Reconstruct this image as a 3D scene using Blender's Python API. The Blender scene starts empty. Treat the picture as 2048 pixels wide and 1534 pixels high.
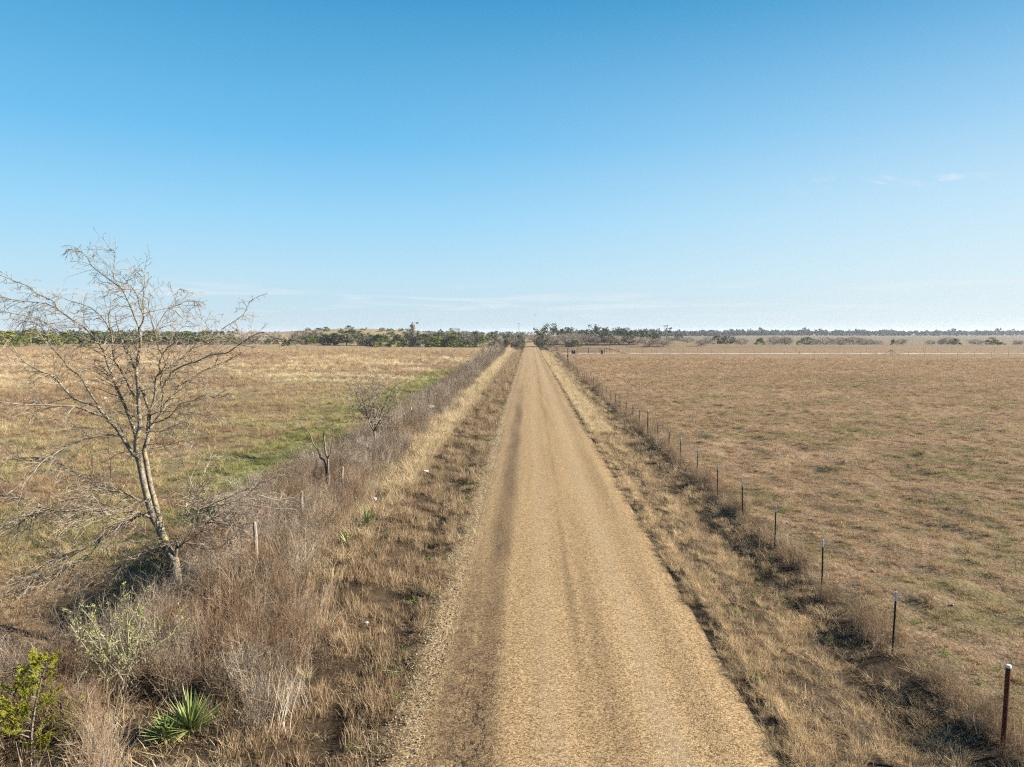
import bpy, math, random
import numpy as np
from mathutils import Vector

# ------------------------------------------------------------------ camera, sky, sun, exposure
sc = bpy.context.scene
COL = sc.collection
R = math.radians
CAM_H, FPX = 6.5, 1420.0            # eye height in metres, focal length in pixels of the 2048 px wide photograph
YAW, PITCH = R(1.37), R(4.15)
SUN_AZ, SUN_EL = R(84), R(27)       # azimuth measured from the road direction (+Y) towards +X

cam = bpy.data.cameras.new('camera'); cam.sensor_width = 36; cam.lens = FPX / 2048 * 36
cam.clip_start = 0.1; cam.clip_end = 60000
cam_o = bpy.data.objects.new('camera', cam); COL.objects.link(cam_o)
cam_o.location = (0, 0, CAM_H); cam_o.rotation_euler = (R(90) - PITCH, 0, YAW)
sc.camera = cam_o

world = bpy.data.worlds.new('World'); sc.world = world; world.use_nodes = True
wn = world.node_tree; wn.nodes.clear()

sun = bpy.data.lights.new('sun', 'SUN'); sun.energy = 5.0; sun.angle = R(0.5); sun.color = (1.0, 0.92, 0.80)
sun_o = bpy.data.objects.new('sun', sun); COL.objects.link(sun_o)
sd = Vector((math.sin(SUN_AZ) * math.cos(SUN_EL), math.cos(SUN_AZ) * math.cos(SUN_EL), math.sin(SUN_EL)))
sun_o.rotation_euler = sd.to_track_quat('Z', 'Y').to_euler(); sun_o.location = (60, 0, 60)

sc.view_settings.view_transform = 'Standard'; sc.view_settings.look = 'None'
sc.view_settings.gamma = 1; sc.view_settings.use_curve_mapping = False
sc.view_settings.exposure = 1.8
SKY_STRENGTH = 0.05
ALB = 0.76                          # all base colours are scaled together to sit right at this exposure
sc.cycles.use_denoising = False; sc.cycles.use_adaptive_sampling = False
sc.cycles.pixel_filter_type = 'BLACKMAN_HARRIS'; sc.cycles.filter_width = 1.25

# ------------------------------------------------------------------ node helpers
def N(nt, typ, ins=None, **props):
    n = nt.nodes.new(typ)
    for k, v in props.items(): setattr(n, k, v)
    for k, v in (ins or {}).items():
        s = n.inputs[k]
        if isinstance(v, bpy.types.NodeSocket): nt.links.new(v, s)
        else: s.default_value = v
    return n
def c4(c): return (c[0], c[1], c[2], 1.0)
def math_(nt, op, a, b=0.0, clamp=False):
    return N(nt, 'ShaderNodeMath', {0: a, 1: b}, operation=op, use_clamp=clamp).outputs[0]
def mul(nt, a, b): return math_(nt, 'MULTIPLY', a, b)
def add_(nt, a, b): return math_(nt, 'ADD', a, b)
def mix(nt, f, a, b, blend='MIX'):
    n = N(nt, 'ShaderNodeMix', data_type='RGBA', blend_type=blend)
    for i, v in ((0, f), (6, a), (7, b)):
        if isinstance(v, bpy.types.NodeSocket): nt.links.new(v, n.inputs[i])
        else: n.inputs[i].default_value = c4(v) if i else v
    return n.outputs[2]
def ss(nt, v, a, b, c=0.0, d=1.0):          # smooth map range
    return N(nt, 'ShaderNodeMapRange', {0: v, 1: a, 2: b, 3: c, 4: d}, interpolation_type='SMOOTHSTEP').outputs[0]
def lin(nt, v, a, b, c=0.0, d=1.0):
    return N(nt, 'ShaderNodeMapRange', {0: v, 1: a, 2: b, 3: c, 4: d}).outputs[0]
def band(nt, v, a, b, c, d):                # 0 below a, 1 between b and c, 0 above d
    return mul(nt, ss(nt, v, a, b), ss(nt, v, c, d, 1.0, 0.0))
def noise(nt, vec, scale, detail=4.0, rough=0.55, out=0, dist=0.0):
    return N(nt, 'ShaderNodeTexNoise', {'Vector': vec, 'Scale': scale, 'Detail': detail, 'Roughness': rough, 'Distortion': dist}).outputs[out]
def ramp(nt, f, stops):
    n = N(nt, 'ShaderNodeValToRGB', {0: f}); cr = n.color_ramp
    while len(cr.elements) < len(stops): cr.elements.new(0.5)
    for e, (p, c) in zip(cr.elements, stops): e.position = p; e.color = c4(c)
    return n.outputs[0]
def vscale(nt, vec, s):
    return N(nt, 'ShaderNodeVectorMath', {0: vec, 1: s}, operation='MULTIPLY').outputs[0]
def bump(nt, h, strength, dist, normal=None):
    ins = {'Height': h, 'Strength': strength, 'Distance': dist}
    if normal is not None: ins['Normal'] = normal
    return N(nt, 'ShaderNodeBump', ins).outputs[0]
def new_mat(name):
    m = bpy.data.materials.new(name); m.use_nodes = True
    nt = m.node_tree; nt.nodes.clear()
    return m, nt
def finish(nt, col, rough=0.9, normal=None, spec=0.15, metal=0.0, transl=0.0):
    col = mix(nt, 1.0, col, (ALB, ALB, ALB), 'MULTIPLY')
    ins = {'Base Color': col, 'Roughness': rough, 'Metallic': metal, 'Specular IOR Level': spec}
    if normal is not None: ins['Normal'] = normal
    sh = N(nt, 'ShaderNodeBsdfPrincipled', ins).outputs[0]
    if transl > 0:
        t = N(nt, 'ShaderNodeBsdfTranslucent', {'Color': ins['Base Color']}).outputs[0]
        sh = N(nt, 'ShaderNodeMixShader', {0: transl, 1: sh, 2: t}).outputs[0]
    o = N(nt, 'ShaderNodeOutputMaterial', {'Surface': sh})
    return o
def geo(nt): return N(nt, 'ShaderNodeNewGeometry').outputs['Position']
def sep(nt, v):
    s = N(nt, 'ShaderNodeSeparateXYZ', {0: v}); return s.outputs[0], s.outputs[1], s.outputs[2]
def objrand(nt): return N(nt, 'ShaderNodeObjectInfo').outputs['Random']
def attr(nt, name, typ='GEOMETRY'): return N(nt, 'ShaderNodeAttribute', attribute_name=name, attribute_type=typ).outputs['Fac']

# ------------------------------------------------------------------ sky
tc = N(wn, 'ShaderNodeTexCoord').outputs['Generated']
sky = N(wn, 'ShaderNodeTexSky', sky_type='NISHITA')
sky.sun_disc = False; sky.sun_elevation = SUN_EL; sky.sun_rotation = SUN_AZ
sky.altitude = 300; sky.air_density = 1.0; sky.dust_density = 0.5; sky.ozone_density = 2.5
dx, dy, dz = sep(wn, tc)
# thin cirrus streaks, low above the horizon
cv = N(wn, 'ShaderNodeCombineXYZ', {0: mul(wn, dx, 5.0), 1: mul(wn, dy, 5.0), 2: mul(wn, dz, 95.0)}).outputs[0]
cn = noise(wn, cv, 1.0, 5.0, 0.55, dist=0.4)
cm = mul(wn, ss(wn, cn, 0.47, 0.75), band(wn, dz, 0.012, 0.03, 0.045, 0.075))
ca = N(wn, 'ShaderNodeCombineXYZ', {0: mul(wn, dx, 14.0), 1: mul(wn, dy, 14.0), 2: mul(wn, dz, 60.0)}).outputs[0]
cw = mul(wn, ss(wn, noise(wn, ca, 1.0, 4.0, 0.6, dist=0.8), 0.46, 0.7),
         mul(wn, band(wn, dz, 0.168, 0.180, 0.184, 0.196), band(wn, dx, 0.32, 0.40, 0.50, 0.58)))
cmask = mul(wn, add_(wn, mul(wn, cm, 0.8), mul(wn, cw, 0.75)), 1.0)
K = 1.0 / (2.0 ** sc.view_settings.exposure * SKY_STRENGTH)
grad = ramp(wn, dz, [(0.0, (.60, .74, .82)), (.03, (.56, .74, .85)), (.075, (.50, .755, .91)), (.15, (.34, .69, .95)), (.25, (.162, .535, .885)), (.41, (.051, .335, .645)), (.9, (.02, .15, .40))])
grad = vscale(wn, grad, (K, K, K))
sdot = N(wn, 'ShaderNodeVectorMath', {0: tc, 1: tuple(sd)}, operation='DOT_PRODUCT').outputs['Value']
glow = mul(wn, ss(wn, sdot, -.1, 1.0), ss(wn, dz, .45, .0))
grad = mix(wn, mul(wn, glow, .8), grad, (.82 * K, .90 * K, .91 * K))
base_sky = mix(wn, .06, grad, sky.outputs[0])
cl = mix(wn, cmask, base_sky, (.80 * K, .87 * K, .92 * K))
bg = N(wn, 'ShaderNodeBackground', {'Color': cl, 'Strength': SKY_STRENGTH})
N(wn, 'ShaderNodeOutputWorld', {'Surface': bg.outputs[0]})

# ------------------------------------------------------------------ pixel -> place
C0 = np.array([0.0, 0.0, CAM_H])
FW = np.array([-math.sin(YAW) * math.cos(PITCH), math.cos(YAW) * math.cos(PITCH), -math.sin(PITCH)])
RT = np.array([math.cos(YAW), math.sin(YAW), 0.0])
UP = np.cross(RT, FW)
def pix(px, py, depth): return C0 + depth * (FW + RT * (px - 1024) / FPX - UP * (py - 767) / FPX)
def gnd(px, py, z=0.0):
    d = FW + RT * (px - 1024) / FPX - UP * (py - 767) / FPX
    return C0 + d * ((z - CAM_H) / d[2])
def dep(p): return float(np.dot(np.asarray(p) - C0, FW))

# ------------------------------------------------------------------ object helpers
def tag(o, label=None, cat=None, group=None, kind=None):
    if label: o['label'] = label
    if cat: o['category'] = cat
    if group: o['group'] = group
    if kind: o['kind'] = kind
    return o
def empty(name, loc, label=None, cat=None, group=None, rz=0.0):
    o = bpy.data.objects.new(name, None); COL.objects.link(o)
    o.location = loc; o.rotation_euler = (0, 0, rz); o.empty_display_size = 0.2
    return tag(o, label, cat, group)
def mesh(name, V, F, smooth=False):
    me = bpy.data.meshes.new(name); me.from_pydata([tuple(v) for v in V], [], [tuple(f) for f in F])
    if smooth: me.polygons.foreach_set('use_smooth', [True] * len(me.polygons))
    me.update(); return me
def obj(name, me, mat, parent=None, loc=None):
    o = bpy.data.objects.new(name, me); COL.objects.link(o)
    if mat is not None and not me.materials: me.materials.append(mat)
    if parent is not None: o.parent = parent
    if loc is not None: o.location = loc
    return o
def fattr(me, name, vals):
    a = me.attributes.new(name, 'FLOAT', 'POINT'); a.data.foreach_set('value', np.asarray(vals, dtype=np.float32))

class MB:
    """collects shapes and links them as one mesh object"""
    def __init__(s): s.V, s.F, s.T = [], [], []
    def add(s, V, F, t=0.5):
        b = len(s.V); s.V += [tuple(v) for v in V]; s.F += [tuple(b + i for i in f) for f in F]; s.T += [t] * len(V)
    def box(s, c, size, rz=0.0, bev=0.0):
        hx, hy, hz = size[0] / 2, size[1] / 2, size[2] / 2
        cs, sn = math.cos(rz), math.sin(rz)
        if bev > 0:
            b = min(bev, hx * .9, hy * .9, hz * .9); V = []; 
            for z, i in ((-hz, b), (-hz + b, 0), (hz - b, 0), (hz, b)):
                for x, y in ((-hx + i, -hy + b + 0 * i), (-hx + b, -hy + i), (hx - b, -hy + i), (hx - i, -hy + b), (hx - i, hy - b), (hx - b, hy - i), (-hx + b, hy - i), (-hx + i, hy - b)):
                    V.append((x, y, z))
            F = [tuple(range(7, -1, -1)), tuple(range(24, 32))]
            for l in range(3):
                for k in range(8): F.append((l * 8 + k, l * 8 + (k + 1) % 8, l * 8 + 8 + (k + 1) % 8, l * 8 + 8 + k))
        else:
            V = [(x, y, z) for z in (-hz, hz) for x, y in ((-hx, -hy), (hx, -hy), (hx, hy), (-hx, hy))]
            F = [(3, 2, 1, 0), (4, 5, 6, 7), (0, 1, 5, 4), (1, 2, 6, 5), (2, 3, 7, 6), (3, 0, 4, 7)]
        s.add([(c[0] + x * cs - y * sn, c[1] + x * sn + y * cs, c[2] + z) for x, y, z in V], F)
    def tube(s, pts, rad, sides=6, cap=True, t=0.5):
        P = np.asarray(pts, float); n = len(P)
        rad = np.full(n, rad) if np.isscalar(rad) else np.asarray(rad, float)
        T = np.gradient(P, axis=0); T /= np.linalg.norm(T, axis=1)[:, None] + 1e-9
        a = np.array([0, 0, 1.0]) if abs(T[0][2]) < 0.9 else np.array([1.0, 0, 0])
        U = a - T * (T @ a)[:, None]; U /= np.linalg.norm(U, axis=1)[:, None] + 1e-9
        W = np.cross(T, U)
        th = np.arange(sides) * 2 * math.pi / sides
        V = P[:, None, :] + rad[:, None, None] * (np.cos(th)[None, :, None] * U[:, None, :] + np.sin(th)[None, :, None] * W[:, None, :])
        V = V.reshape(-1, 3)
        F = [(i * sides + k, i * sides + (k + 1) % sides, (i + 1) * sides + (k + 1) % sides, (i + 1) * sides + k) for i in range(n - 1) for k in range(sides)]
        if cap: F += [tuple(range(sides - 1, -1, -1)), tuple((n - 1) * sides + k for k in range(sides))]
        s.add(V, F, t)
    def build(s, name, mat, parent=None, loc=None, smooth=False, tone=False):
        me = mesh(name, s.V, s.F, smooth)
        if tone: fattr(me, 'tone', s.T)
        return obj(name, me, mat, parent, loc)

def sstep(a, b, x):
    t = np.clip((np.asarray(x, float) - a) / (b - a), 0, 1); return t * t * (3 - 2 * t)

# ------------------------------------------------------------------ terrain
def road_z(y):
    y = np.asarray(y, float)
    return -1.1 * sstep(300, 342, y) + 4.7 * sstep(345, 430, y) - 3.6 * sstep(450, 700, y)
HL = ([7, 9.5, 11.5, 13.5, 16, 19.5, 24, 40, 400], [-9.4, -9.6, -8.9, -8.15, -8.75, -9.5, -10.1, -10.3, -10.3])
HR = ([7, 14, 18, 24, 60, 120, 400], [-4.5, -4.7, -5.6, -6.3, -6.9, -7.1, -7.0])
def hedge_l(y): return float(np.interp(y, *HL)) + .18 * math.sin(y * .9)
def hedge_r(y): return float(np.interp(y, *HR)) + .25 * math.sin(y * .6)
_rr = np.random.default_rng(11); WAVES = [(2 * math.pi / _rr.uniform(1.1, 4.2), _rr.uniform(0, 6.283), _rr.uniform(0, 6.283)) for _ in range(12)]
HOLE = gnd(1908, 1028)
def ground_z(x, y):
    x = np.asarray(x, float); y = np.asarray(y, float)
    away = sstep(3.4, 10, np.abs(x - 1.0))
    z = away * (0.06 * np.sin(.31 * x + .7) * np.sin(.23 * y + .4) + .035 * np.sin(.83 * x + 1.1 * y) + .03 * np.sin(1.7 * x - .6 * y + 2) + .10 * np.sin(.05 * x + 1) * np.sin(.043 * y))
    for kf, ka, kp in WAVES: z = z + away * .020 * np.sin(kf * (x * math.cos(ka) + y * math.sin(ka)) + kp + .6 * np.sin(.7 * x + .5 * y))
    hl = np.interp(y, *HL); z = z - .95 * sstep(hl + .1, hl - .75, x) * (1 - sstep(-10.8, -16.5, x)) * sstep(9.0, 13.5, y) * (1 - sstep(17.5, 22, y))
    z = z - .30 * np.exp(-((x - HOLE[0]) / .55) ** 2 - ((y - HOLE[1]) / .40) ** 2) + .12 * np.exp(-((x - HOLE[0] - .75) / .45) ** 2 - ((y - HOLE[1]) / .7) ** 2)
    z = z - .20 * np.exp(-((x + 3.2) / .7) ** 2) - .24 * np.exp(-((x - 6.2) / .7) ** 2)
    z = z - .35 * sstep(-10.2, -12.0, x) * sstep(-24, -15, x)
    z = z + road_z(y) * (1 - sstep(40, 130, np.abs(x - 1)))
    z = z + 8.6 * np.exp(-((x + 150) / 85) ** 2 - ((y - 640) / 130) ** 2) + 3.5 * np.exp(-((x + 330) / 160) ** 2 - ((y - 620) / 150) ** 2)
    z = z - 2.2 * sstep(60, 120, x) * sstep(372, 420, y) * (1 - sstep(520, 760, y))
    und = sstep(150, 600, np.hypot(x, y))
    z = z + und * (.5 * np.sin(.011 * x + .5) * np.sin(.013 * y + 1.0))
    z = z + 9.0 * sstep(2200, 3200, y) * (0.7 + 0.3 * np.sin(.0021 * x + 1.0)) * sstep(-600, 1500, x)
    inside = sstep(-1.6, -1.15, x) * (1 - sstep(3.45, 3.8, x))
    return z - .07 * inside + .09 * np.exp(-((x - 4.22) / .15) ** 2)
def grow_axis(start, step, limit, rate):
    v = [start]; s = step
    while v[-1] < limit: v.append(v[-1] + s); s *= rate
    return v
xr = grow_axis(14.0, .22, 6000, 1.055); xl = [-v for v in xr][::-1]
xs = np.array(xl + list(np.arange(-13.8, 13.9, .2)) + xr)
yb = [-v for v in grow_axis(20, 1, 400, 1.2)][::-1]
ys = np.array(yb + list(np.arange(-19, 4, 1.0)) + list(np.arange(4, 40, .25)) + grow_axis(40, .26, 4300, 1.02))
XX, YY = np.meshgrid(xs, ys); ZZ = ground_z(XX, YY)
nx, ny = len(xs), len(ys)
me = bpy.data.meshes.new('ground')
V = np.stack([XX, YY, ZZ], -1).reshape(-1, 3)
ii = (np.arange(ny - 1)[:, None] * nx + np.arange(nx - 1)[None, :]).reshape(-1)
F = np.stack([ii, ii + 1, ii + nx + 1, ii + nx], -1)
me.vertices.add(len(V)); me.vertices.foreach_set('co', V.reshape(-1))
me.loops.add(F.size); me.loops.foreach_set('vertex_index', F.reshape(-1))
me.polygons.add(len(F)); me.polygons.foreach_set('loop_start', np.arange(0, F.size, 4)); me.polygons.foreach_set('loop_total', np.full(len(F), 4))
me.polygons.foreach_set('use_smooth', np.ones(len(F), bool))
me.update(calc_edges=True)

def field_colour(nt, pos):
    """dry winter pasture: the same patches on the soil and on the tufts that grow there"""
    x, y, z = sep(nt, pos)
    far = vscale(nt, pos, (.035, .075, .05))
    n1 = noise(nt, far, 1.0, 5.0, .6)
    n2 = noise(nt, vscale(nt, pos, (.22, .35, .3)), 1.0, 5.0, .6)
    n3 = noise(nt, pos, 1.6, 4.0, .6)
    # left meadow
    lf = ramp(nt, add_(nt, mul(nt, n1, .55), mul(nt, n2, .45)), [(.36, (.165, .108, .064)), (.47, (.235, .165, .105)), (.56, (.325, .25, .15)), (.66, (.42, .35, .215))])
    straw = mul(nt, ss(nt, noise(nt, vscale(nt, pos, (.045, .13, .1)), 1.0, 5.0, .65), .50, .62), band(nt, y, 70, 105, 170, 215))
    lf = mix(nt, straw, lf, (.51, .44, .295))
    gm = mul(nt, ss(nt, noise(nt, vscale(nt, pos, (.14, .10, .1)), 1.0, 5.0, .65), .40, .60), band(nt, x, -21, -12.5, -9.5, -8.0))
    gm = mul(nt, gm, band(nt, y, 17, 27, 70, 150))
    lf = mix(nt, mul(nt, gm, .92), lf, (.125, .175, .035))
    olive = mul(nt, mul(nt, band(nt, x, -55, -22, -10, -8), band(nt, y, 14, 24, 65, 130)), lin(nt, n2, .42, .62, .0, .75))
    lf = mix(nt, olive, lf, (.205, .195, .085))
    far_l = ss(nt, y, 205, 245)
    lf = mix(nt, mul(nt, far_l, .8), lf, (.36, .265, .155))
    dk = mul(nt, band(nt, add_(nt, y, mul(nt, n2, 8.0)), 238, 243, 247, 254), ss(nt, x, -10, -18))
    lf = mix(nt, mul(nt, dk, .7), lf, (.14, .095, .06))
    # right pasture
    rf = ramp(nt, add_(nt, mul(nt, n1, .35), add_(nt, mul(nt, n2, .4), mul(nt, n3, .25))), [(.36, (.155, .130, .066)), (.45, (.245, .175, .109)), (.54, (.31, .217, .142)), (.64, (.37, .29, .18))])
    og = mul(nt, ss(nt, noise(nt, vscale(nt, pos, (.13, .2, .1)), 1.0, 6.0, .75), .47, .64), ss(nt, y, 140, 60))
    rf = mix(nt, mul(nt, og, .55), rf, (.12, .135, .042))
    rf = mix(nt, mul(nt, ss(nt, y, 120, 260), .55), rf, (.315, .225, .14))
    rf = mix(nt, mul(nt, ss(nt, y, 250, 300), mul(nt, ss(nt, n1, .42, .6), .6)), rf, (.20, .16, .085))
    rf = mix(nt, mul(nt, ss(nt, y, 420, 520), .7), rf, (.37, .30, .215))
    rf = mix(nt, mul(nt, ss(nt, x, 40, 130), ss(nt, y, 360, 420)), rf, mix(nt, n2, (.18, .142, .095), (.28, .23, .155)))
    rf = mix(nt, 1.0, rf, (.98, .965, .935), 'MULTIPLY')
    col = mix(nt, ss(nt, x, -3, 3), lf, rf)
    col = mix(nt, 1.0, col, (1.13, 1.12, 1.10), 'MULTIPLY')
    return col, x, y, n1, n2, n3

m_ground, nt = new_mat('ground_soil')
pos = geo(nt); col, x, y, n1, n2, n3 = field_colour(nt, pos)
fine = noise(nt, pos, 14.0, 5.0, .7)
verge = ramp(nt, add_(nt, mul(nt, n3, .5), mul(nt, fine, .5)), [(.36, (.035, .025, .016)), (.5, (.085, .06, .036)), (.66, (.19, .14, .085))])  # dark verge earth, with shade of the stubble gaps put into its colour
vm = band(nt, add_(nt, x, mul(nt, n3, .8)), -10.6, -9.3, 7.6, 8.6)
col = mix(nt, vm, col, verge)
gm2 = band(nt, add_(nt, add_(nt, x, mul(nt, n3, .9)), mul(nt, fine, .6)), -1.75, -1.2, 4.2, 4.5)
chip = N(nt, 'ShaderNodeTexVoronoi', {'Vector': pos, 'Scale': 42.0}).outputs['Color']
gravel = ramp(nt, sep(nt, chip)[0], [(.0, (.11, .075, .04)), (.35, (.25, .172, .09)), (.75, (.38, .275, .155)), (1, (.52, .42, .28))])
col = mix(nt, lin(nt, fine, .35, .62, .0, .8), col, mix(nt, 1.0, col, (.38, .36, .34), 'MULTIPLY'))
col = mix(nt, gm2, col, gravel)
spk = noise(nt, pos, 5.0, 6.0, .75)
far_h = noise(nt, vscale(nt, pos, (.5, .7, .5)), 1.0, 6.0, .7)
nr = bump(nt, add_(nt, mul(nt, spk, .22), mul(nt, far_h, .9)), 0.9, 0.5)
finish(nt, col, .95, nr, .05)
g = obj('ground', me, m_ground); tag(g, kind='structure')

# ------------------------------------------------------------------ road (chip seal sheet with ragged edges)
RX0, RX1 = -1.85, 3.98
ry = np.array(list(np.arange(-18, 45, .25)) + grow_axis(45, .3, 900, 1.018))
rng = np.random.default_rng(5)
def wob(y, seed):
    r = np.random.default_rng(seed); o = 0
    for k in range(7):
        f = .09 * 1.9 ** k; o = o + np.sin(y * f + r.uniform(0, 6.3)) * .075 / (1 + .38 * k)
    return o
eL = RX0 + wob(ry, 1) * .8 + rng.uniform(-.03, .03, len(ry)); eR = RX1 + wob(ry, 2) * 1.0 + rng.uniform(-.07, .07, len(ry))
cols = np.linspace(0, 1, 25)
V, F = [], []
nc = len(cols) + 2
for i, yy in enumerate(ry):
    zz = float(road_z(yy))
    xsr = eL[i] + (eR[i] - eL[i]) * cols
    V.append((xsr[0] - .03, yy, zz - .03))
    for xv in xsr:
        u = (xv - 1.05) / 2.95
        V.append((xv, yy, zz - .03 + .085 * (1 - min(1, abs(u)) ** 7) - .012 * math.exp(-((xv + .8) / .35) ** 2) - .008 * math.exp(-((xv - 2.7) / .4) ** 2)))
    V.append((xsr[-1] + .03, yy, zz - .03))
for i in range(len(ry) - 1):
    for k in range(nc - 1): F.append((i * nc + k, i * nc + k + 1, (i + 1) * nc + k + 1, (i + 1) * nc + k))
m_road, nt = new_mat('chip_seal')
pos = geo(nt); x, y, z = sep(nt, pos)
ln = vscale(nt, pos, (1.0, .035, 1.0))
vor = N(nt, 'ShaderNodeTexVoronoi', {'Vector': pos, 'Scale': 46.0})
chip = sep(nt, vor.outputs['Color'])[0]
mid = noise(nt, pos, 18.0, 4.0, .7)
stones = ramp(nt, add_(nt, mul(nt, chip, .5), add_(nt, mul(nt, mid, .32), mul(nt, noise(nt, pos, 7.0, 4.0, .7), .18))), [(.20, (.055, .038, .022)), (.36, (.20, .133, .064)), (.53, (.355, .234, .112)), (.72, (.50, .352, .186)), (.9, (.64, .51, .33))])
streak = noise(nt, ln, 2.3, 5.0, .6)
wx = add_(nt, x, mul(nt, add_(nt, noise(nt, vscale(nt, pos, (0, .10, 0)), 1.0, 3.0), -.5), .55))
patch = noise(nt, vscale(nt, pos, (.5, .12, 1)), 1.0, 4.0, .6)
t1 = mul(nt, band(nt, wx, -1.45, -.92, -.78, -.35), lin(nt, patch, .25, .58, .42, 1.0))
t1b = mul(nt, band(nt, wx, -1.75, -1.35, -.7, -.35), lin(nt, noise(nt, pos, 2.2, 5.0, .7), .35, .62, .35, 1.0))
t1 = math_(nt, 'MAXIMUM', t1, mul(nt, t1b, ss(nt, y, 26, 12)))
t1 = mul(nt, t1, ss(nt, y, 110, 45))
t2 = mul(nt, band(nt, add_(nt, wx, mul(nt, y, -.003)), .80, .99, 1.04, 1.3), lin(nt, streak, .3, .65, .10, .48))
t3 = mul(nt, band(nt, wx, 2.6, 2.95, 3.1, 3.5), .22)
t4 = mul(nt, band(nt, wx, 1.15, 1.4, 1.5, 1.9), mul(nt, ss(nt, y, 30, 12), .35))
dark = math_(nt, 'MAXIMUM', math_(nt, 'MAXIMUM', mul(nt, t1, .97), t2), math_(nt, 'MAXIMUM', t3, t4))
dark = mul(nt, dark, lin(nt, noise(nt, pos, 30.0, 3.0, .7), .3, .7, .55, 1.1))
tar = mix(nt, 1.0, stones, (.30, .285, .31), 'MULTIPLY')
col = mix(nt, dark, stones, tar)
pale = mul(nt, math_(nt, 'MAXIMUM', band(nt, wx, 1.75, 2.1, 2.3, 2.7), mul(nt, band(nt, wx, .0, .35, .5, .8), .6)), lin(nt, streak, .35, .65, .1, .55))
col = mix(nt, pale, col, mix(nt, .65, mix(nt, 1.0, col, (1.25, 1.3, 1.45), 'MULTIPLY'), (.37, .29, .19)))
col = mix(nt, lin(nt, streak, .35, .68, .0, .45), col, mix(nt, 1.0, col, (.62, .60, .62), 'MULTIPLY'))
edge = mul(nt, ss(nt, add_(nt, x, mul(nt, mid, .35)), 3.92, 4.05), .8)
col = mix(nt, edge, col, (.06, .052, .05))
cn_ = noise(nt, vscale(nt, pos, (3.2, .85, 1.0)), 1.0, 6.0, .68)
crk = math_(nt, 'MAXIMUM', ss(nt, math_(nt, 'ABSOLUTE', add_(nt, cn_, -.52)), .020, .006), ss(nt, noise(nt, vscale(nt, pos, (6.5, 3.6, 1)), 1.0, 5.0, .65), .635, .68))
crk = mul(nt, crk, mul(nt, band(nt, wx, -1.5, -1.1, -.75, -.45), ss(nt, y, 18, 11)))
crk = mul(nt, crk, ss(nt, noise(nt, pos, 1.3, 3.0, .6), .40, .50))
col = mix(nt, crk, col, (.02, .018, .017))
edist = vor.outputs['Distance']
hgt = add_(nt, add_(nt, mul(nt, edist, -.6), mul(nt, mid, .8)), mul(nt, crk, -2.5))
nr = bump(nt, hgt, .55, .02)
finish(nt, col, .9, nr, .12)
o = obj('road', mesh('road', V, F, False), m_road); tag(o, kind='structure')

# pale caliche driveway, side track and culvert apron
m_cal, nt = new_mat('caliche'); pos = geo(nt)
k = noise(nt, pos, 3.0, 6.0, .7)
finish(nt, ramp(nt, k, [(.3, (.34, .27, .19)), (.55, (.47, .39, .28)), (.75, (.56, .49, .37))]), .95, bump(nt, k, .5, .05), .05)
def strip(name, pts, w, lift=.05, mat=m_cal):
    P = [np.array(p, float) for p in pts]; D = []
    for a, b in zip(P[:-1], P[1:]):
        n = max(2, int(np.linalg.norm(b - a) / 2.0)); D += [a + (b - a) * t / n for t in range(n)]
    D.append(P[-1]); D = np.array(D); T = np.gradient(D, axis=0); T /= np.linalg.norm(T, axis=1)[:, None]
    Nn = np.stack([-T[:, 1], T[:, 0]], -1); V, F = [], []
    rr = np.random.default_rng(len(pts) * 7 + int(w * 10))
    for i, p in enumerate(D):
        for s in (-1, -.5, 0, .5, 1):
            q = p + Nn[i] * s * (w / 2 + (rr.uniform(-.18, .18) if abs(s) == 1 else 0))
            V.append((q[0], q[1], float(ground_z(q[0], q[1])) + (lift if abs(s) < 1 else -.05)))
    for i in range(len(D) - 1):
        for k in range(4): F.append((i * 5 + k + 1, i * 5 + k, i * 5 + 5 + k, i * 5 + 6 + k))
    return tag(obj(name, mesh(name, V, F, True), mat), kind='structure')
strip('driveway', [(3.4, 219.5), (7, 219.5), (30, 217), (70, 216), (120, 217), (170, 219), (260, 224)], 3.4, .08)
strip('side_track', [(128, 455), (160, 440), (195, 425), (215, 415)], 6.0, .25)
strip('culvert_apron', [(-3.2, 213), (-1.5, 216)], 2.2, .06)

# ------------------------------------------------------------------ grasses: tufts scattered as uncountable ground cover
def blades(n, rad, h, width, lean, bend, seed, segs=3, clump=1.0, vert=0.0):
    r = np.random.default_rng(seed); V, F, T, G = [], [], [], []
    for i in range(n):
        a = r.uniform(0, 2 * math.pi); d = rad * r.uniform(0, 1) ** clump
        bx, by = d * math.cos(a), d * math.sin(a)
        hh = r.uniform(*h); la = a + r.normal(0, .9); lz = abs(r.normal(0, lean)) ; w = width * r.uniform(.6, 1.3)
        dx, dy = math.cos(la), math.sin(la); px, py = -dy, dx
        tw = r.uniform(0, math.pi); px, py = math.cos(tw), math.sin(tw)
        tone = r.uniform(0, 1); b = len(V); bb = bend * r.uniform(.3, 1.4)
        for s in range(segs + 1):
            t = s / segs; off = hh * (lz * t + bb * t * t); zz = hh * t * (1 - .35 * bb * t * t) * math.cos(min(lz, 1.2))
            cx, cy = bx + dx * off, by + dy * off; ww = w * (1 - t) ** .6 / 2 + .0004
            if s < segs: V += [(cx - px * ww, cy - py * ww, zz), (cx + px * ww, cy + py * ww, zz)]; T += [tone] * 2; G += [t] * 2
            else: V.append((cx, cy, zz)); T.append(tone); G.append(1.0)
        for s in range(segs - 1): F.append((b + 2 * s, b + 2 * s + 1, b + 2 * s + 3, b + 2 * s + 2))
        F.append((b + 2 * segs - 2, b + 2 * segs - 1, b + 2 * segs))
    me = mesh('tuft', V, F); fattr(me, 'tone', T); fattr(me, 'tip', G)
    return me
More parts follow.
